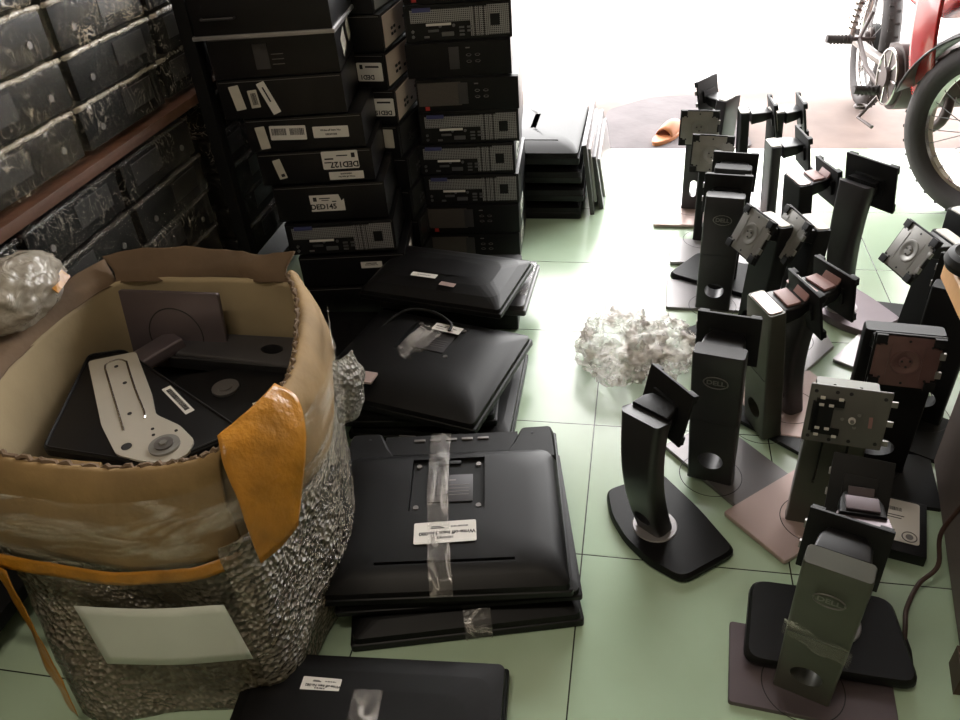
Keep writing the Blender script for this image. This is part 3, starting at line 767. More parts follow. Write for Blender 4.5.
# ------------------------------------------------------------------ monitors lying face down
def monitor(label, x, y, z, rz, W, D, rim=.03, dome=.024, slot=True, pocket=True, pitch=0, roll=0, wings=True, m=BLACK, group=None):
    t = empty('monitor', T(x, y, z) @ RZ(rz) @ RX(pitch) @ RY(roll)); tag(t, label, 'monitor', group)
    yo = -.03 if wings else 0
    b = MB()
    dd = D + (yo * 2 if wings else 0)
    S = [(W - .006, D - .006, 0, .004, 0), (W, D, .003, .006, 0), (W, D, rim * .55, .006, 0), (W - .004, D - .004, rim * .6, .006, 0)]
    rings = [[(px, py, zz) for px, py in rrect(w, d, r, 0, oy)] for w, d, zz, r, oy in S]
    b.loft(rings); b.build('bezel', [m], t)
    b = MB()
    k1, k2, k3 = (.032, .07, .15) if wings else (.05, .12, .2)
    S = [(W - .01, dd - .006, rim * .6, .01), (W - .012, dd - .010, rim, .012), (W - k1, dd - k1 * 1.4, rim + dome * .55, .03), (W - k2, dd - k2 * 1.17, rim + dome * .88, .04), (W - k3, dd - k3, rim + dome, .03), (W - .34, dd * .3, rim + dome + .002, .02)]
    b.loft([[(px, py, zz) for px, py in rrect(w, d, r, 0, yo)] for w, d, zz, r in S])
    bmesh.ops.recalc_face_normals(b.bm, faces=b.bm.faces)
    me = bpy.data.meshes.new('t'); b.bm.to_mesh(me); b.bm.free(); me.materials.append(m)
    c = MB()
    if pocket: c.box((0, yo + .065, rim + dome), (.15, .148, .028))
    if slot:
        c.box((0, yo - dd * .36, rim + dome * .8), (W * .56, .006, .03))
    if pocket or slot: me = cut(me, c, 'back_cover')
    link('back_cover', me, t)
    if pocket:
        b = MB(); b.box((0, 0, 0), (.148, .146, .003)); pk = b.build('mount_pocket', [MATTE], t, T(0, yo + .065, rim + dome - .0115))
        b = MB(); b.box((0, 0, 0), (.09, .075, .002), bev=.0005); b.box((0, .022, .0012), (.02, .004, .0004), 1); [b.box((0, .008 - .009 * q, .0012), (.075, .0012, .0004), 1) for q in range(4)]
        b.build('mount_label', [GUN, STEELDK], pk, T(.005, -.008, .003))
        b = MB()
        for sx in (-1, 1):
            for sy in (-1, 1): b.cyl((sx * .062, sy * .058, .003), .0055, .004, seg=12)
        b.build('mount_screws', [STEELDK], pk)
        b = MB(); b.box((.0, .065, .003), (.05, .01, .006), bev=.001); b.build('release_button', [BLACKG], pk)
    if wings:
        yy = D / 2 - .045
        for sx, nm in ((-1, 'corner_wing'), (1, 'corner_wing')):
            b = MB()
            x0, x1 = (W / 2 - .075) * sx, (W / 2 - .006) * sx
            pts = [(x0, yy + .043), (x1 - .006 * sx, yy + .043), (x1, yy + .02), (x1, yy - .06), (x0 - .05 * sx, yy - .06), (x0 - .022 * sx, yy - .01)]
            if sx < 0: pts = pts[::-1]
            b.prism(rpoly(pts, .004, 2), rim * .6, rim + dome * .5, ch=.006)
            b.cyl((x0 + .022 * sx, yy + .02, rim + dome * .5), .003, .002, 1, seg=10)
            b.build(nm, [m, INK], t)
        b = MB(); b.box((0, yy + .01, rim * .6 + .006), (W - .17, .06, .012)); cb = b.build('connector_bay', [m], t)
        b = MB()
        for q in range(5): b.box((-.07 + q * .035, yy + .022, rim * .6 + .013), (.024, .007, .004), bev=.001)
        b.build('connector_labels', [STEELDK], cb)
    return t

def tape(parent, pts, w, axis='y', name='clear_tape', m=TAPE):
    """strip of clear tape following pts; width across x (or y)"""
    p = catmull(pts, 6); b = MB(); rings = []
    for i, q in enumerate(p):
        wob = .0012 * math.sin(i * 1.7)
        if axis == 'y': rings.append([(q.x - w / 2, q.y, q.z + wob), (q.x, q.y, q.z - wob + .0008), (q.x + w / 2, q.y, q.z + wob), (q.x + w / 2, q.y, q.z + wob - .0006), (q.x, q.y, q.z - wob), (q.x - w / 2, q.y, q.z + wob - .0006)])
        else: rings.append([(q.x, q.y - w / 2, q.z + wob), (q.x, q.y, q.z - wob + .0008), (q.x, q.y + w / 2, q.z + wob), (q.x, q.y + w / 2, q.z + wob - .0006), (q.x, q.y, q.z - wob), (q.x, q.y - w / 2, q.z + wob - .0006)])
    b.loft(rings); return b.build(name, [m], parent)

def wlabel(t, M, no, w=.098, h=.046):
    return sticker(t, M, w, h, [('Write-off item No:' + no, .0098 * w / .1, -.004, .002), ('USB-C HUB 2', .003, .03, .018)][:1], [(.0, h * .26, w * .26, h * .1), (-w * .24, -h * .24, w * .26, h * .07)], [(w * .12, -h * .2, w * .22, h * .05), (w * .14, -h * .27, w * .16, h * .04)])

GF = 'monitors piled face down on the floor in front of the cardboard box'
m3 = monitor('lowest monitor of the front pile, sticking out towards the lone curved stand', -.24, -.04, 0, 15, .43, .38, rim=.032, dome=.016, slot=False, pocket=False, wings=False, group=GF)
tape(m3, [(.02, -.16, .047), (.02, -.186, .034), (.02, -.192, .02), (.02, -.193, .004)], .05)
m2 = monitor('middle monitor of the front pile, mostly hidden under the labelled one', -.25, -.01, .0485, 12, .455, .38, rim=.022, dome=.008, slot=False, pocket=False, wings=False, group=GF)
m1 = monitor('large monitor on top of the front pile, write-off label and tape over its pocket', -.268, .005, .0795, 10, .462, .43, rim=.028, dome=.026, group=GF)
wlabel(m1, ontop(-.0, -.098, .0566, 182), '080', .118, .052)
tape(m1, [(-.02, .19, .05), (-.02, .12, .054), (-.02, .03, .0578), (-.015, -.05, .0578), (-.01, -.14, .0572), (-.008, -.175, .0535), (-.005, -.205, .044), (-.005, -.222, .026)], .042)

m4 = monitor('black monitor cut off by the bottom edge with a small write-off label', -.318, -.505, 0, 4.5, .46, .40, rim=.046, dome=.008, slot=False, pocket=False, wings=False, group=None)
wlabel(m4, ontop(-.085, .135, .0526, 178), '082', .068, .026)
tape(m4, [(.0, .13, .0545), (.0, .09, .0556), (.0, .03, .0575), (.0, -.03, .0575)], .05)
b = MB(); b.torus((-.03, .0, .0585), .006, .0015, n=20, m=6); b.torus((.03, .0, .0585), .006, .0015, n=20, m=6); b.build('hook', [STEEL], m4)

GM = 'monitors piled between the computer stacks and the front pile'
u3 = monitor('flat laptop-like black monitor at the bottom of the middle pile with silver hinge marks', -.39, .47, .0, 1, .40, .36, rim=.034, dome=.008, slot=False, pocket=False, wings=False, group=GM)
b = MB(); b.box((-.05, -.1805, .022), (.042, .003, .006), bev=.001); b.box((-.05, -.1805, .010), (.042, .003, .006), bev=.001); b.build('hinge_marks', [SILVER], u3)
u3b = monitor('dark monitor second from the bottom of the middle pile', -.44, .47, .043, 6, .40, .34, rim=.03, dome=.008, slot=False, pocket=False, wings=False, group=GM)
u2 = monitor('large taped monitor slanting on the middle pile with a white label at its far side', -.434, .473, .083, -13, .45, .38, rim=.03, dome=.03, wings=False, slot=False, group=GM, pocket=True, roll=0)
wlabel(u2, ontop(.02, .112, .0592, -4), '', .08, .03)
tape(u2, [(-.02, .16, .04), (-.02, .08, .062), (-.03, 0, .062), (-.03, -.09, .058), (-.03, -.15, .04)], .07)
b = MB(); b.tube(catmull([(-.16, .06, .05), (-.12, .14, .07), (-.05, .16, .07), (.02, .13, .066), (.03, .1, .062)], 6), .004, seg=8); b.build('cable', [MATTE], u2)
u1 = monitor('monitor at the back of the middle pile catching daylight on its right corner', -.436, .80, .146, -11, .42, .28, rim=.026, dome=.026, slot=False, pocket=False, wings=False, group=GM)
sticker(u1, ontop(-.04, -.06, .0535, 0), .075, .02, [('Write-off item No:', .005, 0, 0)]); sticker(u1, ontop(.04, -.085, .0505, -4), .045, .018, paper=PINKSILVER)
ua = monitor('monitor supporting the back of the middle pile', -.45, .93, .0, 4, .40, .3, rim=.085, dome=.004, slot=False, pocket=False, wings=False, group=GM)
ub = monitor('grey-edged monitor with taped port corner peeping out at the right of the middle pile', -.413, .865, .09, -2, .42, .26, rim=.03, dome=.006, slot=False, pocket=False, wings=False, m=GUN, group=GM)
tape(ub, [(.19, .1, .038), (.19, .02, .04), (.19, -.08, .038)], .03)
monitor('black monitor lying in the dark gap between the left stack and the cardboard box', -.80, .60, .0, 4, .34, .36, rim=.05, dome=.01, slot=False, pocket=False, wings=False, group=GM)
t = tag(empty('cardboard_scrap', T(-.545, .345, .148) @ RZ(-8)), 'small pinkish cardboard scrap beside the bubble wrap corner', 'cardboard')
b = MB(); b.box((0, 0, .004), (.06, .04, .006), bev=.001); b.build('scrap', [PINKSILVER], t)

GB = 'monitors stacked by the doorway'
labs = ['lowest monitor of the doorway pile behind the computers', 'second monitor from the floor in the doorway pile', 'third monitor from the floor in the doorway pile', 'sunlit top monitor of the doorway pile with a small label']
for i, l in enumerate(labs):
    t = monitor(l, -.30 + (.0, .012, .006, .0)[i], 1.76, i * .068, 1 - i * .5, .36, .50, rim=.04, dome=.026, slot=(i == 3), pocket=False, wings=False, group=GB, m=BLACK)
    if i == 3: sticker(t, ontop(-.06, -.14, .064), .06, .03, bars=[(.01, 0, .02, .01)])
for i, l in enumerate(['thin monitor leaning against the right side of the doorway pile', 'outer thin monitor leaning against the doorway pile, nearest the white floor']):
    t = tag(empty('monitor', T(-.078 + i * .03, 1.80 + i * .05, 0) @ RY(-7 - i * 2)), l, 'monitor', GB)
    b = MB(); b.box((0, 0, .13 - i * .03), (.016, .50, .26 - i * .06), bev=.003); b.build('bezel', [GUN], t)
    b = MB(); b.box((.012, 0, .13 - i * .03), (.01, .42, .2 - i * .05), bev=.004); b.build('back_cover', [SILVER], t)

# ------------------------------------------------------------------ the big cardboard box
box = tag(empty('cardboard_box', T(-.7, -.1, 0)), 'big worn cardboard box with folded-out flaps, wrapped in bubble wrap, full of stand parts', 'box')
BX = Matrix.Translation((.7, .1, 0))
def loc(rows): return [[(p[0] + .7, p[1] + .1, p[2]) for p in r] for r in rows]
def ring(pts, z): return [(x, y, z) for x, y in pts]
bot = [(-.835, -.45), (-.66, -.42), (-.51, -.39), (-.475, -.35), (-.475, -.2), (-.51, .0), (-.55, .17), (-.62, .19), (-.8, .18), (-.95, .16), (-.97, 0), (-.92, -.25)]
mid = [(-.865, -.385), (-.66, -.375), (-.53, -.35), (-.49, -.30), (-.478, -.18), (-.50, .0), (-.55, .17), (-.61, .2), (-.8, .19), (-.97, .17), (-1.0, 0), (-.95, -.25)]
rim = [(-.90, -.335), (-.66, -.345), (-.535, -.315), (-.498, -.26), (-.478, -.16), (-.50, -.02), (-.565, .14), (-.61, .2), (-.8, .195), (-.96, .17), (-1.0, -.03), (-.97, -.25)]
lo3 = [(x * .25 + a * .75, y * .25 + b_ * .75) for (x, y), (a, b_) in zip(rim, mid)]
body = sheet('box_wall', loc([ring(bot, .002), ring(mid, .25), ring(lo3, .4), ring(rim, .50)]), [CARDIN], box, .005, 7, .006, True, 6, 6, 1)
# floor of the box
b = MB(); b.prism([(x, y) for x, y in bot], .004, .012, M=BX); b.build('box_floor', [CARD], box)
# folded-out near flap: from the rim down the outside
fr = [(-.99, -.325), (-.90, -.335), (-.78, -.35), (-.66, -.355), (-.58, -.34), (-.53, -.322), (-.50, -.29)]
def off(pts, dx, dy): return [(x + dx, y + dy) for x, y in pts]
sheet('flap', loc([ring(fr, .508), ring(off(fr, 0, -.012), .512), ring(off(fr, 0, -.030), .49), ring(off(fr, .0, -.045), .43), ring(off(fr, .008, -.052), .36)]), [CARD], box, .005, 9, .006, False, 6, 5, 2)
rf = [(-.505, -.29), (-.485, -.24), (-.470, -.16), (-.475, -.09), (-.50, -.01), (-.545, .11), (-.60, .2)]
def out(pts, d, z, dz=None):
    r = []
    for i, (x, y) in enumerate(pts):
        a = Vector((x + .75, y + .05)).normalized(); r.append((x + a.x * d, y + a.y * d, z + (dz[i] if dz else 0)))
    return r
sheet('flap', loc([out(rf, 0, .508), out(rf, .012, .514), out(rf, .03, .49), out(rf, .045, .42), out(rf, .04, .36)]), [CARD], box, .006, 9, .006, False, 6, 5, 3)
bk = [(-.60, .205), (-.66, .20), (-.72, .215), (-.80, .205), (-.90, .19), (-.965, .172)]
sheet('flap', loc([ring(bk, .495), ring(off(bk, 0, .008), .52), out(bk, .03, .545, [.004, -.006, -.012, .006, .008, .0])]), [CARDDK], box, .006, 14, .007, False, 6, 6, 4)
lf = [(-.965, .172), (-.99, .08), (-1.0, -.03), (-.99, -.15), (-.97, -.25), (-.93, -.34)]
sheet('flap', loc([ring(lf, .495), out(lf, .012, .515), out(lf, .05, .53)]), [CARDDK], box, .006, 12, .007, False, 6, 6, 5)
# corrugated torn edge along the near rim
b = MB()
pts = catmull([(x, y + .0, .512) for x, y in fr], 16)
b.tube([(p.x + .7, p.y + .1 + .003 * math.sin(i * 2.1), p.z + .003 * math.sin(i * 1.3)) for i, p in enumerate(pts)], .0045, seg=6)
b.build('corrugated_edge', [CARDDK], box)
b = MB()
pts = catmull(out(rf, .002, .513), 16)
b.tube([(p.x + .7 + .003 * math.sin(i * 2.1), p.y + .1, p.z + .003 * math.sin(i * 1.3)) for i, p in enumerate(pts)], .0045, seg=6)
b.build('corrugated_edge', [CARDDK], box)
# bubble wrap around the lower body
ob = [out([q for q in P_], .014, z) for P_, z in ((bot, .0), (mid, .12), (mid, .24), (mid, .35))]
ob = [[(x, y, z) for x, y, z in r] for r in ob]
ob[0] = out(bot, .008, .001); 
ob[1] = [((a[0] + c[0]) / 2, (a[1] + c[1]) / 2, .14) for a, c in zip(out(bot, .012, 0), out(mid, .012, 0))]
sheet('bubble_wrap', loc(ob), [BWRAP], box, .004, 16, .002, True, 6, 8, 6)
# right side wrap up over the flap
rw = [(-.51, -.385), (-.475, -.345), (-.46, -.25), (-.445, -.15), (-.455, -.05), (-.51, .1)]
sheet('bubble_wrap', loc([ring(off(rw, .004, -.004), .003), ring(off(rw, .014, -.012), .16), ring(off(rw, .012, -.006), .34), ring(off(rw[:], .012, .0), .40)]), [BWRAP], box, .005, 18, .002, False, 6, 8, 7)
sheet('bubble_wrap', loc([[(-.49, .03, .42), (-.465, .07, .41), (-.455, .11, .40)], [(-.465, .02, .37), (-.43, .07, .36), (-.44, .11, .34)], [(-.475, .02, .29), (-.45, .05, .28), (-.455, .09, .26)]]), [BWRAP2], box, .006, 30, .003, False, 6, 8, 8)
# clear stretch film over the flaps
ff = [(-.98, -.40), (-.8, -.415), (-.66, -.415), (-.56, -.395), (-.49, -.35), (-.435, -.25), (-.418, -.15), (-.435, -.03), (-.49, .11)]
sheet('stretch_film', loc([ring(off(ff, 0, .012), .49), ring(off(ff, .002, 0), .45), ring(off(ff, .004, -.002), .40), ring(off(ff, .004, .004), .35)]), [CLEAR], box, .003, 10, .001, False, 6, 6, 9)
# yellow tapes
sheet('packing_tape', loc([[(-.512, -.288, .527), (-.484, -.23, .530), (-.472, -.16, .528)], [(-.492, -.318, .508), (-.455, -.24, .51), (-.437, -.17, .508)], [(-.468, -.348, .44), (-.435, -.28, .45), (-.415, -.22, .455)], [(-.452, -.368, .35), (-.434, -.335, .35), (-.418, -.30, .36)]]), [YTAPE], box, .003, 14, .001, False, 6, 6, 10)
sheet('packing_tape', loc([[(-1.0, -.392, .362), (-.8, -.414, .36), (-.66, -.418, .36), (-.55, -.398, .362), (-.485, -.36, .365)], [(-1.0, -.404, .340), (-.8, -.422, .338), (-.66, -.424, .338), (-.55, -.404, .340), (-.475, -.365, .345)]]), [YTAPE], box, .003, 16, .001, False, 6, 3, 11)
sheet('packing_tape', loc([[(-.885, -.415, .345), (-.845, -.43, .345)], [(-.868, -.432, .22), (-.832, -.450, .22)], [(-.850, -.458, .11), (-.812, -.475, .11)], [(-.838, -.470, .04), (-.805, -.486, .05)]]), [YTAPE], box, .003, 20, .001, False, 5, 6, 12)
# pale label seen through the wrap
sheet('paper_label', loc([[(-.765, -.424, .27), (-.64, -.422, .28), (-.515, -.402, .285)], [(-.735, -.446, .155), (-.62, -.440, .165), (-.49, -.415, .17)]]), [CLOUD], box, .001, 10, .001, False, 5, 5, 13)

# ---- things inside the box
GI = 'monitor stand parts in the cardboard box'
b = MB(); b.box((0, 0, .17), (.40, .44, .33), bev=.02, M=T(.0, .0, 0)); fill = b.build('packed_parts', [MATTE]); fill.location = (-.735, -.07, 0)
fill.scale = (.95, .95, .95)
tag(fill, 'dark jumble of packed parts filling the bottom of the cardboard box', 'stand parts', None, 'stuff')
# 1 mauve stand lying with its plate against the back wall
M1 = T(-.845, .14, .395) @ RX(80) @ RZ(180)
t = tag(empty('monitor_stand', M1), 'mauve grey stand lying in the box, its square foot against the back wall', 'monitor stand', GI)
b = MB(); b.prism(rrect(.22, .17, .004, .0, -.01), -.009, 0, ch=.001); b.build('base', [MAUVE], t)
b = MB(); b.torus((0, 0, .0), .06, .0012, n=50, m=6); b.build('swivel_ring', [INK], t)
b = MB(); rings = []
for k_, (u, wd, th_) in enumerate(((0, .085, .04), (.08, .082, .036), (.15, .085, .032), (.19, .088, .03))):
    rings.append([(x, y_, u) for x, y_ in rrect(wd, th_, .008)])
b.loft(rings); b.build('column', [MAUVE], t, T(.0, .01, .0) @ RY(34) @ RX(-12) @ Matrix.Scale(.72, 4))
# 2 dark stand lying across, oval hole
t = tag(empty('monitor_stand', T(-.70, .13, .37) @ RZ(-3) @ RX(8)), 'dark stand lying crosswise at the back right of the box, oval hole showing', 'monitor stand', GI)
b = MB(); b.loft([[(x_, y_, z_) for y_, z_ in rrect(w_, .028, .008)] for x_, w_ in ((-.15, .07), (0, .078), (.13, .088))])
bmesh.ops.recalc_face_normals(b.bm, faces=b.bm.faces); me = bpy.data.meshes.new('t'); b.bm.to_mesh(me); b.bm.free(); me.materials.append(GUN)
c = MB(); c.cyl((.07, 0, 0), .02, .2, seg=30, M=T(.07, 0, 0) @ Matrix.Diagonal((1.2, .7, 1, 1)) @ T(-.07, 0, 0)); link('column', cut(me, c, 'column'), t)
b = MB(); b.box((0, -.0, 0), (.27, .006, .03), bev=.002); b.build('front_edge', [DARK], t, T(-.01, -.042, -.004))
# 3 black base with bare metal bracket
FO = (-.78, -.10)
t = tag(empty('stand_foot', T(FO[0], FO[1], .395)), 'upturned black stand foot with a bare metal bracket and barcode strip in the box', 'stand foot', GI)
def W2(pts): return [(x - FO[0], y - FO[1]) for x, y in pts]
fp_ = rpoly(W2([(-1.0, .062), (-.915, -.211), (-.68, -.232), (-.572, -.132), (-.935, .085)]), .012, 4)
b = MB(); b.prism(fp_, -.016, 0, ch=.002); b.build('foot_plate', [BLACKG], t)
b = MB(); b.tube([(x * .97, y * .97, .001) for x, y in fp_ + fp_[:1]], .0025, seg=6); b.build('raised_lip', [BLACK], t)
pts = rpoly(W2([(-.977, .030), (-.835, -.150), (-.765, -.218), (-.715, -.228), (-.665, -.230), (-.640, -.205), (-.645, -.170), (-.690, -.136), (-.750, -.112), (-.790, -.055), (-.895, .070)]), .010, 3)
b = MB(); b.prism(pts, .002, .0065); br = b.build('metal_bracket', [mat('bare_aluminium', srgb(186, 180, 168), .4, .25, var=.05)], t)
def wp(x, y, z=.0068): return (x - FO[0], y - FO[1], z)
b = MB(); b.tube(catmull([wp(-.925, .008), wp(-.86, -.07), wp(-.80, -.142), wp(-.785, -.160)], 5), .0022, seg=6)
b.tube(catmull([wp(-.895, .035), wp(-.83, -.045), wp(-.775, -.108), wp(-.765, -.125)], 5), .0022, seg=6)
b.tube(catmull([wp(-.925, .008), wp(-.932, .025), wp(-.915, .04), wp(-.895, .035)], 5), .0022, seg=6); b.build('pressed_rib', [CHROME], br)
b = MB(); b.cyl((0, 0, 0), .026, .006, seg=36); b.cyl((0, 0, .004), .016, .004, 1, seg=30); b.cyl((0, 0, .007), .007, .003, 0, seg=6); b.build('pivot_hub', [ZINC, STEELDK], br, T(*wp(-.690, -.190, .008)))
b = MB()
for x, y, r_ in ((-.907, .018, .004), (-.86, -.03, .004), (-.80, -.115, .004), (-.735, -.15, .003), (-.725, -.165, .003), (-.757, -.198, .009), (-.69, -.15, .003)): b.cyl(wp(x, y, .0068), r_, .001, seg=16)
b.build('bracket_holes', [INK], br)
sticker(t, T(*wp(-.735, -.062, .0008)) @ RZ(-38), .105, .017, [], [(0, 0, .085, .009)])
t = tag(empty('stand_foot', T(-.66, .0, .345) @ RZ(20)), 'black stand foot with a grey pivot disc deeper at the right of the box', 'stand foot', GI)
b = MB(); b.prism(rrect(.25, .2, .02), 0, .014, ch=.002); b.build('foot_plate', [BLACK], t)
b = MB(); b.cyl((-.02, .03, .016), .026, .006, seg=36); b.cyl((-.02, .03, .02), .014, .004, seg=30); b.build('pivot_disc', [STEELDK], t)
sticker(t, ontop(.05, -.03, .0142, 20), .03, .01, [], [(0, 0, .02, .005)])
t = tag(empty('cardboard_scrap', T(-.815, -.325, .46) @ RX(8)), 'torn cardboard strip lying inside the near edge of the box', 'cardboard')
b = MB(); b.box((0, 0, 0), (.2, .05, .006), bev=.001); b.build('scrap', [CARD], t)
t = tag(empty('cardboard_scrap', T(-.60, -.31, .452) @ RX(14) @ RZ(14)), 'folded tan cardboard piece behind the metal bracket in the box', 'cardboard')
b = MB(); b.box((0, 0, 0), (.15, .06, .008), bev=.001); b.build('scrap', [CARD], t)

# plastic bag at the left
def blob(rx, ry, rz_, amp, seed, sub=5, freq=9, flat=True):
    b = MB(); bmesh.ops.create_icosphere(b.bm, subdivisions=sub, radius=1)
    for v in b.bm.verts:
        n = v.co.normalized(); k = n * freq * .35 + Vector((seed, 0, seed * 2))
        d = 1 + amp * noise.noise(k * 1.2) + amp * .8 * abs(noise.noise(k * 2.2)) + amp * .35 * abs(noise.noise(k * 5)) + amp * .12 * noise.noise(k * 10)
        p = Vector((n.x * rx * d, n.y * ry * d, n.z * rz_ * d))
        if flat and p.z < -rz_ * .75: p.z = -rz_ * .75 + (p.z + rz_ * .75) * .1
        v.co = p
    return b
t = tag(empty('plastic_bag', T(-1.035, .0, .575)), 'crumpled white plastic bag with orange tape at the left edge on the box flap', 'plastic bag')
blob(.06, .11, .06, .10, 3).build('bag_body', [BAG], t, smooth=60)
b = MB(); b.box((0, 0, 0), (.02, .05, .002), bev=.0005); b.build('orange_tape', [YTAPE], t, T(.06, .045, .0) @ RY(60) @ RZ(10))
# plastic bundle on the floor
t = tag(empty('plastic_bundle', T(.085, .65, .06)), 'crumpled bundle of clear plastic film lying on the bright tiles', 'plastic wrap')
blob(.10, .115, .065, .35, 1, freq=9).build('film_bundle', [BALL], t, T(-.03, 0, .0), smooth=180)
blob(.08, .10, .05, .35, 5, freq=9).build('film_bundle', [BALL], t, T(.07, .03, -.012), smooth=180)

# hard drive
t = tag(empty('hard_drive', T(.615, .13, 0) @ RZ(-14)), 'black hard drive with a white label lying on the floor at right', 'hard drive')
b = MB(); b.box((0, 0, .013), (.102, .147, .026), bev=.003); b.build('drive_case', [BLACKG], t)
sticker(t, ontop(-.005, .01, .0262), .085, .115, [], [(-.01, .03, .04, .010)], [(-.01, .012, .05, .002), (-.01, .005, .04, .002), (-.015, -.045, .03, .002)], paper=WHITE)
b = MB(); b.torus((.02, -.030, .0268), .013, .0012, n=30, m=5); b.cyl((.02, -.030, .0268), .007, .0008, seg=20); b.build('round_mark', [STEELDK], t)

# cable
t = tag(empty('power_cable', T(.6, 0, 0)), 'thin brown cable with a black plug on the floor beside the cabinet', 'cable')
b = MB(); b.tube([(p.x - .6, p.y, p.z) for p in catmull([(.565, -.145, .012), (.572, -.115, .02), (.585, -.07, .02), (.615, -.02, .03), (.650, .01, .05), (.655, .05, .1), (.69, .06, .2)], 8)], .0042, seg=8); b.build('cord', [mat('brown_cord', srgb(60, 38, 30), .6)], t)
b = MB(); b.tube([(-.032, -.13, .012), (-.034, -.155, .012), (-.037, -.185, .012)], [.006, .009, .008], seg=12); b.build('plug', [MATTE], t)

# cabinet, bench board
CAB = mat('grey_brown_sheet_metal', srgb(92, 82, 76), .6, bump=.3, bscale=6, var=.2, vscale=4)
t = tag(empty('metal_cabinet', T(.95, .03, 0)), 'scuffed grey-brown cabinet at the right edge under the tan board', 'cabinet')
b = MB(); pts = [(-.315, -.25), (.1, -.25), (.1, .29), (-.222, .29)]; b.prism(pts, .03, .58, ch=.003); b.build('body', [CAB], t)
b = MB(); b.prism([(-.325, -.25), (-.28, -.25), (-.27, -.19), (-.315, -.19)], 0, .05); b.build('foot', [mat('brown_foot', srgb(70, 52, 40), .6)], t)
b = MB(); b.box((.06, .2, .015), (.05, .05, .03)); b.build('foot', [MATTE], t)
b = MB(); b.box((-.18, .25, .015), (.05, .05, .03)); b.build('foot', [MATTE], t)
t = tag(empty('wooden_board', T(.9, .0, .58)), 'tan wooden board resting on the cabinet at the right edge', 'board')
b = MB(); b.prism(rpoly([(-.362, -.17), (.05, -.17), (.05, .2), (-.345, .15)], .012, 3), .001, .036, ch=.003); b.build('board', [TAN], t)
t = tag(empty('tape_roll', T(.585, .10, .617)), 'black roll of tape lying on the tan board', 'tape roll')
rings = []
b = MB(); b.torus((0, 0, .015), .036, .012, n=36, m=8, flat=1.2); b.build('roll', [MATTE], t)

# slipper
t = tag(empty('slipper', T(.19, 2.33, -.012) @ RZ(-28) @ Matrix.Scale(.85, 4)), 'orange rubber slipper on the grey mat outside the doorway', 'slipper')
def foot(w, l): return [(w * math.cos(a) * (1 + .12 * math.sin(a)), l * math.sin(a)) for a in [2 * PI * k_ / 28 for k_ in range(28)]]
b = MB(); b.loft([[(x, y, 0) for x, y in foot(.045, .125)], [(x, y, .022) for x, y in foot(.048, .13)], [(x, y, .026) for x, y in foot(.044, .125)]]); b.build('sole', [ORANGE], t)
b = MB(); rings = []
for i in range(9):
    f = i / 8; y = .12 - f * .15; w = .046 * math.sqrt(max(.05, 1 - (y / .135) ** 2)) ; h = .03 + .035 * math.sin(PI * (.15 + .75 * f))
    rings.append([(w * math.cos(a), y, .02 + h * math.sin(a)) for a in [PI * k_ / 12 for k_ in range(13)]])
b.loft(rings, closed=False); o = b.build('upper', [ORANGE], t); md = o.modifiers.new('thickness', 'SOLIDIFY'); md.thickness = .006
t = tag(empty('floor_mat', T(.12, 2.5, -.013)), 'flattened grey mat on the ground under the orange slipper', 'mat')
b = MB(); pts = [(-.22, -.28), (.0, -.3), (.3, -.29), (.42, -.27), (.4, .1), (.3, .42), (.0, .38), (-.2, .2)]; b.prism(rpoly(pts, .05, 4), -.001, .005); b.build('mat_sheet', [mat('grey_lilac_mat', srgb(84, 77, 79), .85, bump=.4, bscale=10, var=.2, vscale=5)], t)

# ------------------------------------------------------------------ motorcycle
bike = tag(empty('motorcycle', T(1.15, 1.585, 0) @ RZ(5)), 'red and grey motorcycle parked in the doorway at the top right', 'motorcycle')
def wheel(rad, M, spokes=28, tw=.042):
    b = MB(); b.torus((0, 0, 0), rad - tw, tw, n=64, m=12, flat=1.05)
    for k_ in range(72):
        a = 2 * PI * k_ / 72
        b.box((rad - .0035, 0, .012 * (1 if k_ % 2 else -1)), (.006, .009, .018), M=Matrix.Rotation(a, 4, 'Z'))
    tr = b.build('tyre', [RUBBER], bike, M)
    b = MB(); b.torus((0, 0, 0), rad - tw * 2 + .004, .011, n=64, m=8, flat=1.5); b.build('wheel_rim', [CHROME], tr)
    b = MB()
    for k_ in range(spokes):
        a = 2 * PI * k_ / spokes; c_ = a + (.45 if k_ % 2 else -.45); zz = .022 if (k_ // 2) % 2 else -.022
        b.tube([(.03 * math.cos(c_), .03 * math.sin(c_), zz), ((rad - tw * 2) * math.cos(a), (rad - tw * 2) * math.sin(a), 0)], .0016, seg=5)
    b.build('spokes', [STEEL], tr)
    b = MB(); b.cyl((0, 0, 0), .045, .05, seg=30); b.cyl((0, 0, 0), .03, .09, seg=24); b.cyl((0, 0, 0), .062, .02, 1, seg=30); b.build('hub', [ENGINE, MATTE], tr)
    return tr
STEER = T(0, 0, .285) @ RZ(34) @ RY(90)
wheel(.285, STEER)
wheel(.285, T(0, 1.15, .28) @ RZ(-6) @ RY(90), 20, .036)
# front fender over the front wheel
FR = T(0, 0, .285) @ RZ(34)
b = MB(); rings = []
for i in range(21):
    a = R(12 + 140 * i / 20); r_ = .325
    row = []
    for k_, u in enumerate((-1, -.75, -.3, .3, .75, 1)): row.append((.055 * u, r_ * math.cos(a) , r_ * math.sin(a) - .022 * abs(u) ** 3 * math.sin(a)))
    rings.append(row)
b.loft(rings, closed=False); o = b.build('front_fender', [mat('dark_grey_fender', srgb(56, 52, 52), .3)], bike, FR); md = o.modifiers.new('thickness', 'SOLIDIFY'); md.thickness = .006
for s_ in (-1, 1):
    b = MB(); b.tube([(.062 * s_, 0, 0), (.065 * s_, .06, .2), (.06 * s_, .16, .5)], .016, seg=12); b.build('fork', [ENGINE], bike, FR)
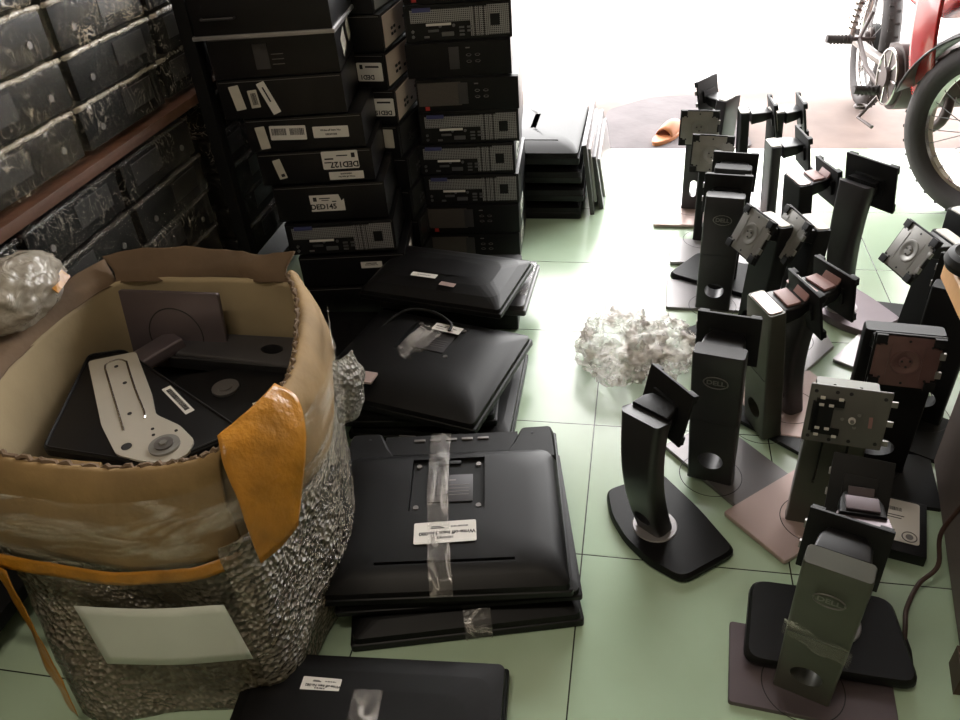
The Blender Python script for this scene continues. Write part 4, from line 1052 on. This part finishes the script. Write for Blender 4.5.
# leg shield: red outer, grey inner
for s_ in (-1, 1):
    prof = [(.22, .30, .11), (.19, .42, .16), (.17, .56, .19), (.20, .70, .18), (.25, .82, .12)]
    sh = sheet('leg_shield', [[(s_ * (w_ - .02), y_ - .02, z_) for y_, z_, w_ in prof], [(s_ * w_, y_ + .03, z_) for y_, z_, w_ in prof], [(s_ * (w_ + .01), y_ + .10, z_ - .01) for y_, z_, w_ in prof]], [RED], bike, .0, 1, .008, False, 5, 4)
    sheet('inner_shield', [[(s_ * (w_ - .015), y_ + .05, z_ + .0) for y_, z_, w_ in prof], [(s_ * (w_ - .02), y_ + .13, z_) for y_, z_, w_ in prof], [(s_ * (w_ - .04), y_ + .2, z_) for y_, z_, w_ in prof]], [GREYPL], bike, 0, 1, .006, False, 5, 4)
b = MB(); b.loft([[(x, y_, z_) for x, z_ in [(p[0] * .75, p[1] + z0_) for p in rrect(.17, .2, .05)]] for y_, z0_ in ((.32, .70), (.45, .62), (.62, .60), (.85, .62), (1.1, .66), (1.45, .72))]); b.build('body_cowl', [RED], bike)
b = MB(); b.loft([[(x, y_, z_) for x, z_ in [(p[0], p[1] + z0_) for p in rrect(w_, .05, .02)]] for y_, z0_, w_ in ((.6, .76, .12), (.8, .78, .2), (1.2, .82, .24), (1.45, .84, .18))]); b.build('seat', [MATTE], bike)
# white swoosh on the cowl
b = MB(); b.prism([(0, 0), (.05, .02), (.14, .12), (.1, .14), (.02, .08)], 0, .002); b.build('decal', [WHITE], bike, T(-.0665, .60, .56) @ RZ(90) @ RX(90) @ Matrix.Diagonal((1, 1, -1, 1)))
# engine
b = MB(); b.cyl((-.01, 0, 0), .115, .24, seg=36, axis='x'); b.cyl((-.135, 0, 0), .10, .03, seg=36, axis='x'); b.cyl((-.155, 0, 0), .035, .02, seg=24, axis='x')
b.box((0, .12, .01), (.2, .16, .13), bev=.03); b.box((0, -.11, .02), (.1, .16, .09), bev=.02)
for k_ in range(6): b.box((0, -.07 - k_ * .016, .02), (.125, .005, .115), bev=.001)
eng = b.build('engine', [ENGINE], bike, T(0, .52, .31))
b = MB()
for k_ in range(8):
    a = 2 * PI * k_ / 8; b.tube([(-.152, .03 * math.cos(a), .03 * math.sin(a)), (-.150, .094 * math.cos(a), .094 * math.sin(a))], .004, seg=6)
b.torus((0, 0, 0), .096, .005, M=T(-.150, 0, 0) @ RY(90), n=40, m=6); b.build('crankcase_ribs', [CHROME], eng)
b = MB(); b.tube(catmull([(.02, .36, .30), (.0, .34, .2), (-.04, .42, .14), (.0, .58, .13), (.1, .8, .17), (.12, 1.3, .26)], 6), [.018] * 22 + [.026] * 9, seg=12); b.build('exhaust', [ENGINE], bike)
# pegs, stand, pedals
for y_, x_, z_ in ((.58, -.17, .24), (.92, -.2, .34)):
    b = MB(); b.tube([(x_ + .12, y_, z_), (x_ + .02, y_, z_ + .004)], .008, seg=10); pg = b.build('footpeg_bracket', [ENGINE], bike)
    b = MB(); b.tube([(x_ + .03, y_, z_), (x_ - .07, y_ - .005, z_ + .01)], [.017, .016], seg=14); [b.torus((0, 0, 0), .017, .003, M=T(x_ + .02 - q * .014, y_, z_ + .004) @ RY(90), n=18, m=5) for q in range(6)]; b.build('rubber_grip', [RUBBER], pg)
b = MB(); b.tube([(-.13, .60, .24), (-.15, .75, .28), (-.14, .92, .34), (-.08, 1.0, .42)], .010, seg=10); b.build('frame_bar', [ENGINE], bike)
b = MB(); b.tube([(-.12, .62, .22), (-.2, .58, .14), (-.17, .5, .13)], .007, seg=8); b.torus((-.185, .62, .17), .02, .006, n=24, m=8); b.build('kick_stand', [ENGINE], bike)
b = MB(); b.tube([(-.10, 1.15, .28), (-.10, 1.05, .62)], .014, seg=10); [b.torus((0, 0, 0), .026, .005, M=T(-.10, 1.145 - q * .008, .34 + q * .026) @ RX(16), n=20, m=6) for q in range(10)]; b.build('rear_shock', [CHROME], bike)
b = MB(); b.tube([(-.07, .55, .3), (-.075, .9, .28), (-.08, 1.15, .28)], .02, seg=10); b.build('swing_arm', [GREYPL], bike)
b = MB(); b.tube([(-.33, .2, .98), (-.12, .26, .95), (0, .28, .93), (.12, .26, .95), (.33, .2, .98)], .012, seg=10); b.build('handlebar', [MATTE], bike)
b = MB(); b.tube([(0, .06, .55), (0, .16, .75), (0, .26, .93)], .025, seg=12); b.build('steering_stem', [MATTE], bike)

# ------------------------------------------------------------------ camera, light
cam = bpy.data.cameras.new('camera'); co = bpy.data.objects.new('camera', cam); COL.objects.link(co)
cam.sensor_width = 36; cam.lens = 785.5 / 960 * 36; cam.clip_start = .02
co.location = (.0687, -1.0584, 1.2592)
co.matrix_world = T(.0687, -1.0584, 1.2592) @ Matrix.Rotation(.22784, 4, 'Z') @ Matrix.Rotation(PI / 2 - .62524, 4, 'X') @ Matrix.Rotation(-.084778, 4, 'Z')
C.camera = co

w = bpy.data.worlds.new('overcast_sky'); C.world = w; w.use_nodes = True
nt = w.node_tree; bg = nt.nodes['Background']; bg.inputs[0].default_value = (1.0, .985, .97, 1); bg.inputs[1].default_value = 13

def area(name, loc_, size, power, color, rot=(0, 0, 0), sy=None):
    l = bpy.data.lights.new(name, 'AREA'); l.energy = power; l.size = size; l.color = color
    if sy: l.shape = 'RECTANGLE'; l.size_y = sy
    o = bpy.data.objects.new(name, l); COL.objects.link(o); o.location = loc_; o.rotation_euler = rot
    return o
area('added_warm_fill', (-.5, -.9, 2.8), 1.2, 20, (1, .88, .72), sy=.12)  # unseen warm lamp added to fill the near end of the room

vs = C.view_settings
vs.view_transform = 'Standard'; vs.look = 'None'; vs.exposure = 0; vs.gamma = 1; vs.use_curve_mapping = False
